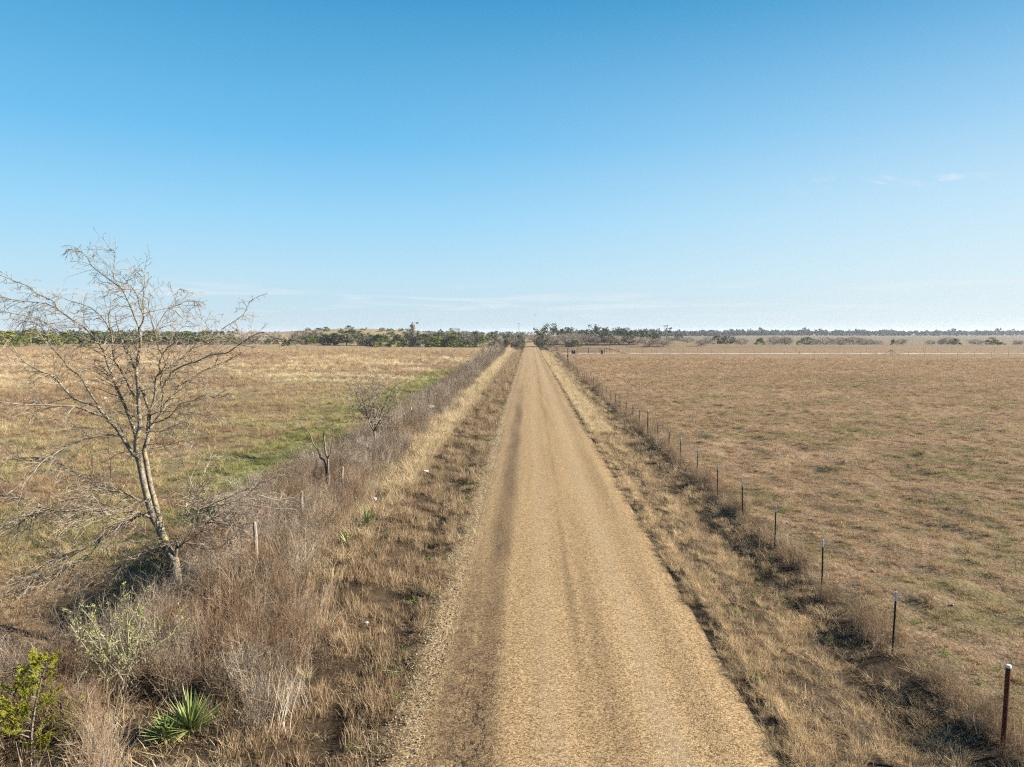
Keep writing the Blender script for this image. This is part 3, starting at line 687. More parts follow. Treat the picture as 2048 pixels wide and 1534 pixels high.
for nm in ('S1', 'S2'):
    Pw, rw = world_limbs[nm]; m.tube(Pw - bt_loc, rw * (1 + .04 * np.sin(np.arange(len(rw)) * 1.7)), 9)
m.build('trunk', m_bark, bt, smooth=True)
nseed = 0
for nm in order:
    if nm in ('S1', 'S2'): continue
    Pw, rw = world_limbs[nm]; Pl = Pw - bt_loc
    mb = MB(); mb.tube(Pl, rw, 7 if rw[0] > .02 else 5)
    lo = mb.build('branch', m_bark, bt, smooth=True)
    r = np.random.default_rng(900 + nseed); nseed += 1
    Lm = float(np.sum(np.linalg.norm(np.diff(Pl, axis=0), axis=1)))
    lst = []; nk = max(5, int(Lm * (14 if nm[:2] in ('LL', 'L4', 'L2', 'R2') else 11)))
    for k in range(nk):
        t = .12 + .88 * (k + r.uniform(0, 1)) / nk
        q, T = at_t(Pl, min(t, .999)); ax = np.cross(T, r.normal(0, 1, 3)); d = rotvec(T, ax, r.uniform(.45, 1.15))
        d[2] = d[2] * .7 + .02
        ll = r.uniform(.3, 1.25) * (1.15 - .72 * t) * min(1, Lm); rr = max(.005, .40 * np.interp(t, [0, 1], [rw[0], rw[-1]])) if t < .8 else .006
        rr = min(rr, .011)
        ll *= (1 if t < .75 else .75) * (.8 if nm[:2] == 'L4' else 1)
        Q = wander(r, q, d, ll, 6, .13, (-.085 if r.uniform() < .6 else .03) - (.045 if t > .7 else 0)); rq = np.linspace(rr, .0038, 7)
        lst.append((Q, rq, 4, 1))
        ramify(r, Q, rq, lst, 0, [(4, .5, .35, .9, .15, -.05, .7, 3), (1, .5, .4, 1.0, .15, -.03, .8, 3)], .25)
    lst = [(q, np.maximum(rr_, .0034), s, l) for q, rr_, s, l in lst]
    if nm[:2] in ('LL', 'LB', 'RB') or nm == 'L1d':
        for k in range(9 if nm[:2] == 'LL' else 5):
            q, T = at_t(Pl, r.uniform(.15, .95)); d = T + r.normal(0, .55, 3) + np.array([(-.45 if nm[0] == 'L' else .35), 0, -.12])
            n_ = r.uniform(.7, 1.9) * min(1, Lm); Q = wander(r, q, d, n_, 8, .14, -.04); rq = np.linspace(.011, .004, 9); lst.append((Q, rq, 4, 0))
            ramify(r, Q, rq, lst, 0, [(8, .42, .35, .95, .14, -.03, .65, 3), (3, .5, .4, 1.0, .15, -.02, .75, 3)], .15)
        lst = [(q, np.maximum(rr_, .0036), s, l) for q, rr_, s, l in lst]
    pack(lst).build('twigs', m_twig, lo)

# ------------------------------------------------------------------ smaller bare trees by the left fence
def dead_sapling():
    D = 28.3; b = pix(655, 995, D); loc = np.array([b[0], b[1], float(ground_z(b[0], b[1]))])
    t = empty('dead_sapling', loc, 'dead forked sapling with three bare stems beside the green strip', 'tree')
    parts = {'trunk': [[(656,1000),(654,960),(652,930),(648,921)], [(657,998),(656,960),(656,935),(657,917)]]}
    m = MB()
    Q = dens_poly(np.array([pix(a, c, D) for a, c in [(655,1002),(654,965),(652,938),(649,922),(640,915)]]), 3); Q[0][2] = loc[2] - .1
    m.tube(Q - loc, np.linspace(.05, .04, len(Q)), 7)
    Q = dens_poly(np.array([pix(a, c, D - .05) for a, c in [(659,1000),(657,958),(656,935),(656,918)]]), 3); Q[0][2] = loc[2] - .1
    m.tube(Q - loc, np.linspace(.055, .045, len(Q)), 7); m.build('trunk', m_bough, t, smooth=True)
    r = np.random.default_rng(4)
    for px, ra, rb, dd in (([(640,915),(638,903),(626,887),(620,868),(605,852),(594,837),(587,832)], .036, .010, .7),
                           ([(656,918),(651,905),(650,890),(648,878),(647,868),(648,864)], .042, .024, .1),
                           ([(652,876),(659,868),(657,858),(662,855),(665,856)], .014, .012, .2),
                           ([(656,918),(661,905),(664,890),(666,872),(666,858),(665,846)], .030, .008, -.3),
                           ([(657,914),(659,895),(661,880),(664,874)], .016, .008, .3),
                           ([(626,888),(610,887),(594,885)], .010, .004, -.5)):
        Q = dens_poly(np.array([pix(a, c, D + dd * i / (len(px) - 1)) for i, (a, c) in enumerate(px)]), 3) - loc
        mm = MB(); rr = np.linspace(ra, rb, len(Q)); mm.tube(Q, rr, 6); lst = []; ramify(r, Q, rr * .35, lst, 0, [(4, .3, .5, 1.1, .15, 0, .5, 3)], .45)
        for q_, rq_, sd_, lv_ in lst: mm.tube(q_, rq_, sd_, cap=False)
        mm.build('branch', m_bough, t, smooth=True)
dead_sapling()
def bare_tree(name, loc, H, W, seed, label, stems=5, dense=1.0, mat1=None, mat2=None, group=None, trunk_h=.22, r0=.07, lean=(0, 0)):
    r = np.random.default_rng(seed); t = empty(name, loc, label, 'tree', group)
    m = MB(); T = wander(r, (0, 0, -.15), (lean[0], lean[1], 1), H * trunk_h + .15, 5, .06, 0)
    m.tube(T, np.linspace(r0 * 1.25, r0, len(T)), 8); m.build('trunk', mat1 or m_bough, t, smooth=True)
    for k in range(stems):
        a = 6.283 * (k + r.uniform(0, .7)) / stems; o = r.uniform(.25, .8) * W / H
        Q = wander(r, T[-1] - np.array([0, 0, r.uniform(0, .12) * H * trunk_h]), (math.cos(a) * o, math.sin(a) * o, 1), H * (1 - trunk_h) * r.uniform(.75, 1.05), 8, .09, .015)
        rq = np.linspace(r0 * .62, .007, len(Q)); mm = MB(); mm.tube(Q, rq, 6)
        lo = mm.build('branch', mat1 or m_bough, t, smooth=True); lst = []
        ramify(r, Q, rq, lst, 0, [(int(9 * dense), .42, .4, .95, .10, .0, .55, 4), (int(6 * dense), .42, .4, 1.0, .14, .0, .6, 3), (4, .45, .4, 1.1, .15, .0, .7, 3)], .15)
        lst = [(q, np.maximum(rr_, .0058), s, l) for q, rr_, s, l in lst]
        pack(lst).build('twigs', mat2 or m_twig, lo)
    return t
g0 = gnd(748, 905); bare_tree('bare_tree', (g0[0], g0[1], float(ground_z(g0[0], g0[1]))), 4.1, 4.9, 12, 'vase shaped leafless tree rising from the brush behind the dead forked sapling', 9, 1.25, m_bough, m_twig, trunk_h=.26)

# bare shrubs in the hedge line, further along the left fence
def bare_shrub(loc, H, W, seed, label, mat):
    r = np.random.default_rng(seed); t = empty('bare_shrub', loc, label, 'shrub', 'leafless shrubs along the left fence')
    m = MB(); lst = []
    for k in range(9):
        a = r.uniform(0, 6.28); o = r.uniform(.1, .9) * W / H
        Q = wander(r, (r.normal(0, .1), r.normal(0, .1), -.1), (math.cos(a) * o, math.sin(a) * o, 1), H * r.uniform(.7, 1.05), 7, .09, .0); rq = np.linspace(.035, .010, len(Q)); m.tube(Q, rq, 5)
        ramify(r, Q, rq, lst, 0, [(9, .45, .4, 1.0, .12, .0, .55, 3), (5, .5, .4, 1.1, .14, .0, .7, 3)], .2)
    m.build('stem', m_bough, t); lst = [(q, np.maximum(rr_, .010), s, l) for q, rr_, s, l in lst]
    pack(lst).build('twigs', mat, t)
for px, py, tp, w, lab, mt in ((983, 716, 676, 44, 'tallest reddish leafless shrub in the left hedge, nearest the red pipe fence', m_greytwig),
                        (967, 713, 681, 26, 'dark upright leafless shrub behind the tallest reddish shrub of the left hedge', m_greytwig),
                        (957, 738, 702, 40, 'broad grey leafless shrub just this side of the tall reddish hedge shrub', m_greytwig),
                        (938, 752, 722, 34, 'low grey leafless shrub in the left hedge, next to the last white post tip', m_greytwig),
                        (1003, 706, 684, 22, 'small leafless shrub between the tall reddish shrub and the red pipe fence', m_greytwig)):
    q = gnd(px, py); d = dep(q); bare_shrub((q[0], q[1], float(ground_z(q[0], q[1]))), (py - tp) / FPX * d, w / 2 / FPX * d, px, lab, mt)

# green tinged shrub, juniper sapling, yuccas in the near left corner
def leafy(lst, r, n, size, mat, name, parent):
    V, F, T = [], [], []
    for k in range(n):
        Q = lst[r.integers(0, len(lst))][0]; q, tt = at_t(Q, r.uniform(.2, 1)); d = tt + r.normal(0, .6, 3); d /= np.linalg.norm(d); s = np.cross(d, r.normal(0, 1, 3)); s /= np.linalg.norm(s)
        L = size * r.uniform(.6, 1.4); b = len(V); V += [q, q + d * L * .5 + s * L * .22, q + d * L, q + d * L * .5 - s * L * .22]; F.append((b, b + 1, b + 2, b + 3)); T += [r.uniform()] * 4
    me = mesh(name, V, F); fattr(me, 'tone', T); return obj(name, me, mat, parent)
m_sage, nt = new_mat('sage_leaf'); finish(nt, ramp(nt, attr(nt, 'tone'), [(0, (.20, .22, .07)), (.6, (.34, .36, .13)), (1, (.46, .46, .21))]), .7, None, .2, 0, .3)
m_junip, nt = new_mat('juniper_spray'); finish(nt, ramp(nt, attr(nt, 'tone'), [(0, (.19, .22, .015)), (.5, (.46, .47, .03)), (1, (.64, .61, .08))]), .7, None, .2, 0, .45)
m_pale, nt = new_mat('bleached_stem'); finish(nt, ramp(nt, noise(nt, geo(nt), 6.0, 3.0), [(.3, (.20, .175, .12)), (.6, (.34, .305, .22)), (.8, (.44, .40, .31))]), .85, None, .1)
def green_shrub():
    q = gnd(262, 1392); loc = (q[0], q[1], float(ground_z(q[0], q[1]))); r = np.random.default_rng(8)
    t = empty('green_shrub', loc, 'loose shrub with pale stems and tiny sage green leaves beneath the big tree', 'shrub'); lst = []; m = MB()
    for k in range(12):
        a = r.uniform(0, 6.28); Q = wander(r, (r.normal(0, .15), r.normal(0, .12), -.05), (math.cos(a) * .6, math.sin(a) * .6, 1), r.uniform(1.1, 1.8), 7, .09, .0); rq = np.linspace(.014, .006, 8); m.tube(Q, rq, 5)
        ramify(r, Q, rq, lst, 0, [(8, .36, .4, .9, .12, .02, .6, 3), (3, .45, .4, 1.0, .14, 0, .7, 3)], .2)
    m.build('stem', m_pale, t); pack(lst).build('twigs', m_pale, t); leafy(lst, r, 4200, .036, m_sage, 'leaves', t)
green_shrub()
def juniper_sapling():
    q = gnd(62, 1510); loc = (q[0], q[1], float(ground_z(q[0], q[1]))); r = np.random.default_rng(10)
    t = empty('juniper_sapling', loc, 'bright yellow green juniper sapling at the near end of the left brush', 'sapling')
    m = MB(); S = dens_poly(np.array([(0, 0, -.1), (.02, .0, .4), (.10, .02, .9), (.22, .03, 1.35), (.36, .0, 1.62)]), 3); m.tube(S, np.linspace(.03, .006, len(S)), 6); m.build('trunk', m_bough, t)
    S2 = dens_poly(np.array([(0, 0, .1), (-.16, .05, .5), (-.24, .05, .85), (-.27, .03, 1.15)]), 3); lst = []
    for SS, nn in ((S, 34), (S2, 20)):
        for k in range(nn):
            tt = .10 + .9 * k / nn; p, T = at_t(SS, tt); a = r.uniform(0, 6.28); L = (.62 * (1 - tt) + .16) * r.uniform(.6, 1.25)
            Q = wander(r, p, (math.cos(a) + .15, math.sin(a), .75), L, 5, .10, .05); lst.append((Q, np.linspace(.008, .003, 6), 3, 0))
            ramify(r, Q, np.linspace(.007, .003, 6), lst, 0, [(6, .45, .3, .8, .1, .04, .8, 3)], .15)
    pack(lst).build('branch', m_bough, t)
    V, F, T = [], [], []
    for k in range(42000):
        Q = lst[r.integers(0, len(lst))][0]; p, tt = at_t(Q, r.uniform(.15, 1)); d = tt * 1.3 + r.normal(0, .42, 3) + np.array([0, 0, .45]); d /= np.linalg.norm(d); s = np.cross(d, r.normal(0, 1, 3)); s /= np.linalg.norm(s)
        L = r.uniform(.015, .038); w = .0030; b = len(V); V += [p - s * w, p + s * w, p + d * L + s * w * .6, p + d * L - s * w * .6]; F.append((b, b + 1, b + 2, b + 3)); T += [min(1, max(0, r.normal(.55, .25)))] * 4
    me = mesh('foliage', V, F); fattr(me, 'tone', T); obj('foliage', me, m_junip, t)
juniper_sapling()
m_yuc, nt = new_mat('yucca_leaf')
yt = attr(nt, 'tone'); finish(nt, mix(nt, ss(nt, attr(nt, 'tip'), .72, 1.0), ramp(nt, yt, [(0, (.09, .13, .03)), (.45, (.18, .24, .06)), (.8, (.32, .38, .11)), (1, (.46, .47, .18))]), (.30, .26, .10)), .45, None, .4, 0, .15)
m_dry, nt = new_mat('dry_leaf'); finish(nt, ramp(nt, noise(nt, geo(nt), 12.0), [(.3, (.16, .11, .06)), (.7, (.36, .27, .16))]), .9, None, .1)
def yucca(px, py, sc_, n, label, seed, heads=((0, 0, 1.0),)):
    q = gnd(px, py); t = empty('yucca', (q[0], q[1], float(ground_z(q[0], q[1]))), label, 'yucca', 'spiky yuccas on the left verge'); r = np.random.default_rng(seed)
    V, F, T, G = [], [], [], []; VD, FD = [], []
    for hx, hy, hs in heads:
        for k in range(int(n * hs)):
            el = math.asin(min(1, max(-.1, r.uniform(.02, 1) ** .8 * 1.0))); a = r.uniform(0, 6.283); L = sc_ * hs * r.uniform(.65, 1.1)
            dead = el < .12; d0 = np.array([math.cos(a) * math.cos(el), math.sin(a) * math.cos(el), math.sin(el)]); side = np.array([-math.sin(a), math.cos(a), 0]); nn = np.cross(d0, side); w = .017 * r.uniform(.8, 1.25)
            tv, vv, ff = r.uniform(), (VD if dead else V), (FD if dead else F); b = len(vv); lev = (0, .25, .6, .85, 1.0)
            for s in lev:
                c = np.array([hx, hy, .05]) + d0 * (.03 + L * s) + np.array([0, 0, -.06 * s * s * L * (1 - el)]); ww = w * (1 - s ** 2.2) * (.7 + .6 * min(1, s * 3)) + .0008
                vv += [c - side * ww, c + nn * ww * .35, c + side * ww]
                if not dead: T += [tv] * 3; G += [s] * 3
            for s in range(4):
                o = b + 3 * s; ff += [(o, o + 1, o + 4, o + 3), (o + 1, o + 2, o + 5, o + 4)]
    me = mesh('leaves', V, F); fattr(me, 'tone', T); fattr(me, 'tip', G); obj('leaves', me, m_yuc, t)
    if VD: obj('dead_leaves', mesh('dead_leaves', VD, FD), m_dry, t)
yucca(380, 1462, .66, 105, 'largest spiky green yucca, in the near left corner beside the brush', 61, ((0, 0, 1.0), (-.30, -.22, .62)))
yucca(735, 1052, .58, 46, 'yellow green yucca halfway along the thicket edge, beyond the smaller one', 62)
yucca(694, 1090, .50, 20, 'small sparse yucca half hidden in dry stems at the thicket edge', 63)

# ------------------------------------------------------------------ fences
m_tpost, nt = new_mat('green_steel'); k = noise(nt, geo(nt), 30.0, 3.0); finish(nt, ramp(nt, k, [(.35, (.012, .028, .020)), (.6, (.022, .042, .030)), (.8, (.06, .045, .03))]), .55, None, .4)
m_white, nt = new_mat('white_paint'); k = noise(nt, geo(nt), 40.0, 3.0); finish(nt, ramp(nt, k, [(.3, (.55, .55, .52)), (.6, (.80, .80, .78))]), .5, None, .4)
m_rust, nt = new_mat('rusty_pipe'); k = noise(nt, geo(nt), 16.0, 5.0, .7); finish(nt, ramp(nt, k, [(.3, (.035, .011, .007)), (.5, (.095, .028, .014)), (.7, (.16, .06, .03))]), .8, bump(nt, k, .3, .01), .2)
m_wire, nt = new_mat('galvanised_wire'); k = noise(nt, geo(nt), 20.0); finish(nt, ramp(nt, k, [(.3, (.16, .15, .14)), (.7, (.34, .33, .32))]), .5, None, .4, .6)
m_wood, nt = new_mat('grey_wood'); k = noise(nt, vscale(nt, geo(nt), (30, 30, 3)), 1.0, 4.0, .7); finish(nt, ramp(nt, k, [(.3, (.17, .14, .11)), (.55, (.36, .31, .25)), (.75, (.55, .50, .42))]), .9, bump(nt, k, .5, .01), .1)
m_black, nt = new_mat('black_paint'); k = noise(nt, geo(nt), 6.0); finish(nt, ramp(nt, k, [(.3, (.012, .011, .011)), (.7, (.035, .030, .028))]), .5, None, .35)
m_brownpipe, nt = new_mat('dark_brown_pipe'); k = noise(nt, geo(nt), 4.0, 4.0); finish(nt, ramp(nt, k, [(.3, (.030, .018, .014)), (.7, (.075, .045, .032))]), .7, None, .2)
m_red, nt = new_mat('red_paint'); k = noise(nt, geo(nt), 2.0, 4.0); finish(nt, ramp(nt, k, [(.3, (.24, .065, .04)), (.7, (.36, .11, .07))]), .6, None, .3)

def tpost_parts(h, s=1.0):
    m = MB(); w, th = .019 * s, .005 * s
    m.box((0, 0, h / 2 - .1), (2 * w, th, h + .2)); m.box((0, -.016 * s - .001, h / 2 - .1), (th, .030 * s, h + .2))
    for k in range(16): m.box((0, th / 2 + .003, .16 + k * (h - .2) / 16), (.010 * s, .006, .010))
    body = mesh('t_post', m.V, m.F)
    m = MB(); m.box((0, 0, h - .085), (2 * w + .005, th + .004, .19)); m.box((0, -.016 * s - .001, h - .085), (th + .005, .034 * s, .19))
    return body, mesh('post_tip', m.V, m.F)
def fence(name, label, posts, wires, group=None):
    """posts: (x, y, kind, height); wires: heights of the strands"""
    p0 = posts[0]; z0 = float(ground_z(p0[0], p0[1])); root = empty(name, (p0[0], p0[1], z0), label, 'fence', group)
    cache = {}; rr = random.Random(len(posts))
    for x, y, kind, h in posts:
        z = float(ground_z(x, y)); loc = (x - p0[0], y - p0[1], z - z0); key = (kind, round(h, 1))
        if kind == 't':
            if key not in cache:
                b, tp = tpost_parts(h); b.materials.append(m_tpost); tp.materials.append(m_white); cache[key] = (b, tp)
            b, tp = cache[key]; o = obj('t_post', b, None, root, loc); o.rotation_euler = (rr.gauss(0, .012), rr.gauss(0, .018), rr.uniform(-.2, .2)); obj('post_tip', tp, None, o)
        elif kind == 'far':
            if key not in cache:
                m = MB(); m.tube([(0, 0, -.2), (0, 0, h)], .030, 5); cache[key] = mesh('post', m.V, m.F); cache[key].materials.append(m_brownpipe)
            o = obj('post', cache[key], None, root, loc)
        elif kind == 'farpale':
            if key not in cache:
                m = MB(); m.tube([(0, 0, -.2), (0, 0, h)], .030, 5); cache[key] = mesh('post', m.V, m.F); cache[key].materials.append(m_wood)
            o = obj('post', cache[key], None, root, loc)
        elif kind == 'rust':
            m = MB(); m.tube([(0, 0, -.3), (0, 0, h * .5), (0, 0, h)], .036, 12); o = m.build('pipe_post', m_rust, root, loc); o.rotation_euler = (rr.gauss(0, .01), .012, 0)
            m = MB(); m.tube([(0, 0, h - .004), (0, 0, h + .012), (0, 0, h + .036), (0, 0, h + .042)], [.041, .041, .035, .02], 12); m.build('cap', m_white, o)
        elif kind == 'wood':
            m = MB(); q = [(0, 0, -.3), (.01, 0, h * .4), (-.005, .01, h * .8), (rr.gauss(0, .03), 0, h)]; m.tube(q, [.065, .06, .055, .045], 9); o = m.build('wooden_post', m_wood, root, loc)
    for hz in wires:
        pts = []
        for i, (x, y, kind, h) in enumerate(posts):
            z = float(ground_z(x, y)) - z0 + hz; p = np.array((x - p0[0] + .022, y - p0[1], z))
            if i:
                q = (pts[-1] + p) / 2; q[2] -= .015; pts.append(q)
            pts.append(p)
        m = MB(); m.tube(np.array(pts), .0028, 4, cap=False); m.build('wire', m_wire, root)
    return root
rp = []
for i in range(60):
    y = 10.67 + 3.45 * i
    if y > 211: break
    x = 7.30 + .30 * min(1, i / 10) + .03 * math.sin(i * 1.7); rp.append((x, y, 'rust' if i in (0, 10, 21, 36, 50) else 't', 1.42 if i in (0, 10, 21, 36, 50) else 1.30))
fence('roadside_fence', 'wire fence of dark steel posts with white tips along the right verge', rp, (.32, .62, .92, 1.2))
rp2 = [(8.0 + .006 * k, 226 + 4.0 * k, 'far', 1.35) for k in range(27)]
fence('roadside_fence', 'farther wire fence continuing beside the road beyond the pipe gate', rp2, (.25, .5, .75, 1.0, 1.25))
lp = []; lr = random.Random(3)
for i, (px, py) in enumerate([(510, 1047), (603, 984), (684, 933), (735, 885), (781, 843), (808, 828), (823, 818), (838, 808), (858, 795), (872, 786), (886, 778)]):
    h = 1.2; d = (CAM_H - h) * FPX / (py - 664); q = pix(px, py, d); lp.append((q[0], q[1], 'wood' if i in (0, 1, 2) else 't', 1.2))
yy = lp[-1][1]
for i in range(30):
    yy += 4.3
    if yy > 228: break
    lp.append((-7.85 + lr.gauss(0, .08), yy, 'wood' if i % 5 == 3 else 't', 1.5))
fence('roadside_fence', 'left roadside wire fence with white tipped posts swallowed by brush', lp, (.4, .8, 1.2))
fp = []
for k in range(40):
    s = k / 39; x = 26 + s * 150; y = np.interp(x, [26, 62, 125, 180], [213, 205, 190, 176]); fp.append((x, float(y), 'rust' if k == 999 else 'far', 1.65 if k in (6, 19) else 1.25))
fence('pasture_fence', 'low wire fence with an A shaped brace crossing the pasture before the pale driveway', fp, (.4, .8, 1.15))
bp = [(28 + 4.6 * k, 236.0, 'far' if k % 9 == 4 else 'farpale', 1.7 if k % 9 == 4 else 1.4) for k in range(38)]
fence('pasture_fence', 'faint pale wire fence crossing the pasture behind the driveway', bp, (.5, 1.0))
lf_ = [(-14 - 5.0 * k, 247.0 + .12 * k, 'far', 1.5) for k in range(30)]
fence('pasture_fence', 'faint thin fence crossing the left field before the junipers', lf_, (.5, 1.0))
# A-frame brace on the pasture fence
q = gnd(1781, 710); zz = float(ground_z(q[0], q[1])); br = empty('fence_brace', (q[0], q[1] - .15, zz), 'rusty A shaped pipe brace standing on the pasture fence line', 'brace')
m = MB(); m.tube([(0, 0, -.2), (0, 0, 1.75)], .06, 8); m.build('post', m_rust, br)
for s in (-1, 1):
    m = MB(); m.tube([(s * .05, 0, 1.45), (s * 2.2, 0, .02)], .05, 8); m.build('strut', m_rust, br)

# pipe rail fence and gate at the driveway mouth
def rails(name, parent, pts, hs, r, mat):
    for h in hs:
        m = MB(); m.tube([(p[0], p[1], p[2] + h) for p in pts], r, 7); m.build(name, mat, parent)
def posts_(name, parent, pts, h, r, mat):
    for p in pts:
        m = MB(); m.tube([(p[0], p[1], p[2] - .3), (p[0], p[1], p[2] + h - .02), (p[0], p[1], p[2] + h)], [r, r, r * .7], 8); m.build(name, mat, parent)
g1 = gnd(1114, 707); gx0, gy0 = g1[0], 211.5; gz = float(ground_z(gx0, gy0))
pf = empty('pipe_fence', (gx0, gy0, gz), 'dark five rail pipe fence along the driveway mouth', 'fence')
pl = [(0, 0, 0), (3.0, 0, 0), (5.8, 0, 0), (9.2, 0, 0), (12.6, 0, 0), (14.0, 0, 0)]
posts_('post', pf, pl, 1.78, .075, m_black); rails('rail', pf, [pl[0], pl[-1]], (.35, .70, 1.05, 1.40, 1.70), .042, m_black)
pg = empty('ranch_gate', (gx0 - .2, gy0 + 1.5, gz), 'dark pipe gate seen edge on across the pale driveway', 'gate')
pl = [(0, 0, 0), (0, 13, 0)]
posts_('post', pg, pl, 1.95, .09, m_black); rails('rail', pg, [(0, .3, 0), (0, 12.7, 0)], (.3, .65, 1.0, 1.35, 1.7), .035, m_black)
pb = empty('corner_brace', (gx0 + 14.6, gy0, gz), 'brown pipe corner brace with a long diagonal at the end of the pipe fence', 'brace')
posts_('post', pb, [(0, 0, 0), (.9, 0, 0)], 1.7, .07, m_brownpipe); posts_('post', pb, [(1.6, .5, 0), (3.6, 0, 0)], 1.55, .05, m_brownpipe)
rails('rail', pb, [(0, 0, 0), (3.6, 0, 0)], (1.15,), .04, m_brownpipe)
m = MB(); m.tube([(-.6, 0, 1.75), (1.0, 0, 1.4), (5.6, 0, .05)], .05, 7); m.build('strut', m_brownpipe, pb)
m = MB(); m.tube([(1.0, 0, 1.35), (3.6, 0, .7)], .04, 7); m.build('strut', m_brownpipe, pb)
def barrel(x, y, h, r_b, label):
    z = float(ground_z(x, y)); t = empty('barrel', (x, y, z), label, 'barrel', 'black barrels at the pipe fence')
    m = MB(); zs = [0, .02, .06, .30, .33, .36, .62, .65, .68, .92, .96]; rs = [.9, 1, 1, 1.02, 1.07, 1.02, 1.02, 1.07, 1.02, 1.0, .97]
    m.tube([(0, 0, k * h) for k in zs], [k * r_b for k in rs], 16); m.build('body', m_black, t, smooth=True)
    m = MB(); m.tube([(0, 0, .955 * h), (0, 0, h), (0, 0, h + .01)], [r_b * 1.03, r_b * 1.03, r_b * .9], 16); m.build('lid', m_black, t)
barrel(gx0 + 4.55, gy0 + .8, 1.12, .34, 'taller black barrel standing behind the middle of the pipe fence')
barrel(gx0 + 5.15, gy0 + .9, .98, .30, 'shorter black barrel beside the taller one behind the pipe fence')
barrel(gx0 + 13.3, gy0 + .7, 1.2, .33, 'black barrel at the brace end of the pipe fence')
# red pipe fence on the left beyond the hedge
rf_ = empty('red_fence', (-7.5, 226, float(ground_z(-7.5, 226))), 'red painted pipe fence beside the far left of the road', 'fence')
pl = [(-.008 * 12 * k, 12.0 * k, 0) for k in range(8)]
posts_('post', rf_, pl, 1.35, .07, m_red); rails('rail', rf_, [pl[0], pl[4], pl[-1]], (.25, .5, .75, 1.0, 1.25), .06, m_red)

# mailbox, reflector post and birdhouse-like box post
def mailbox():
    q = gnd(1031, 705.2); loc = (q[0], q[1], float(ground_z(q[0], q[1]))); t = empty('mailbox', loc, 'black mailbox on a dark post left of the far road', 'mailbox')
    m = MB(); m.box((0, 0, .45), (.11, .11, 1.2), 0, .01); m.build('post', m_black, t)
    V, F = [], []; prof = [(-.16, 0), (.16, 0), (.16, .22)] + [(.16 * math.cos(a), .22 + .16 * math.sin(a)) for a in np.linspace(.3, math.pi - .3, 7)] + [(-.16, .22)]
    n = len(prof)
    for yv in (-.30, .30): V += [(yv, a, 1.05 + b) for a, b in prof]
    F = [tuple(range(n)), tuple(range(2 * n - 1, n - 1, -1))] + [(k, n + k, n + (k + 1) % n, (k + 1) % n) for k in range(n)]
    obj('box', mesh('box', V, F), m_black, t); m = MB(); m.box((.12, -.175, 1.30), (.03, .012, .22)); m.box((.16, -.175, 1.40), (.10, .012, .07)); m.build('flag', m_red, t)
mailbox()
q = gnd(1041.5, 707.5); t = empty('marker_post', (q[0], q[1], float(ground_z(q[0], q[1]))), 'short dark marker post at the left road edge near the mailbox', 'post')
m = MB(); m.box((0, 0, .25), (.14, .05, .75), 0, .01); m.build('post_body', m_black, t); m = MB(); m.box((0, -.03, .52), (.10, .008, .10)); m.build('reflector', m_red, t)
q = gnd(1136.5, 733); t = empty('box_post', (q[0], q[1], float(ground_z(q[0], q[1]))), 'dark wooden post topped by a small weathered box in the right verge', 'post')
m = MB(); m.tube([(.0, 0, -.2), (.02, 0, .6), (-.08, 0, 1.5), (-.12, 0, 2.0)], [.10, .09, .09, .08], 8); m.build('post_body', m_brownpipe, t)
m = MB(); m.box((-.13, 0, 2.10), (.30, .26, .24), 0, .01); m.box((-.13, 0, 2.235), (.38, .34, .03), 0, .008); m.build('box', m_brownpipe, t)

# utility poles
def pole(x, y, h, label, arm=1.6):
    z = float(ground_z(x, y)); t = empty('utility_pole', (x, y, z), label, 'utility pole', 'wooden utility poles')
    m = MB(); m.tube([(0, 0, -.5), (0, 0, h)], [.17, .11], 8); m.build('pole_shaft', m_wood, t)
    if arm: 
        m = MB(); m.box((0, .12, h - .5), (arm, .1, .12)); m.build('crossarm', m_wood, t)
        m = MB()
        for s in (-.45, 0, .45): m.tube([(s * arm, .12, h - .44), (s * arm, .12, h - .25)], .05, 6)
        m.build('insulators', m_white, t)
    return np.array((x, y, z + h - .3))
pA = pole(-6.4, 455, 8.6, 'wooden utility pole above the trees left of the far road'); 
pole(104, 410, 5.2, 'tall bare pole standing alone among bushes in the far right field', 0)
pole(150, 640, 9.0, 'thin utility pole far away beyond the right treeline', 1.4)
# windmill overgrown with a dead vine
def leaf_cloud(r, centres, n, size, spread, flat=1.0):
    V, F, T = [], [], []; C = np.asarray(centres, float)
    idx = r.integers(0, len(C), n); tones = r.uniform(0, 1, len(C))
    d = r.normal(0, 1, (n, 3)); d /= np.linalg.norm(d, axis=1)[:, None]
    rad = spread * r.uniform(.55, 1.1, n) if np.isscalar(spread) else spread[idx] * r.uniform(.55, 1.1, n)
    P = C[idx] + d * rad[:, None] * np.array([1, 1, flat])
    nn = d + r.normal(0, .45, (n, 3)); nn /= np.linalg.norm(nn, axis=1)[:, None]
    u = np.cross(nn, r.normal(0, 1, (n, 3))); u /= np.linalg.norm(u, axis=1)[:, None]; v = np.cross(nn, u)
    s = size * r.uniform(.6, 1.4, n)[:, None]
    Q = np.stack([P - u * s * .5, P + v * s * .42, P + u * s * .5, P - v * s * .42], 1).reshape(-1, 3)
    T = np.repeat(np.clip(tones[idx] * .65 + r.uniform(0, .35, n), 0, 1), 4)
    return Q, [(4 * k, 4 * k + 1, 4 * k + 2, 4 * k + 3) for k in range(n)], T
def cloud_mesh(name, *a, **k):
    Q, F, T = leaf_cloud(*a, **k); me = mesh(name, Q, F); fattr(me, 'tone', T); return me
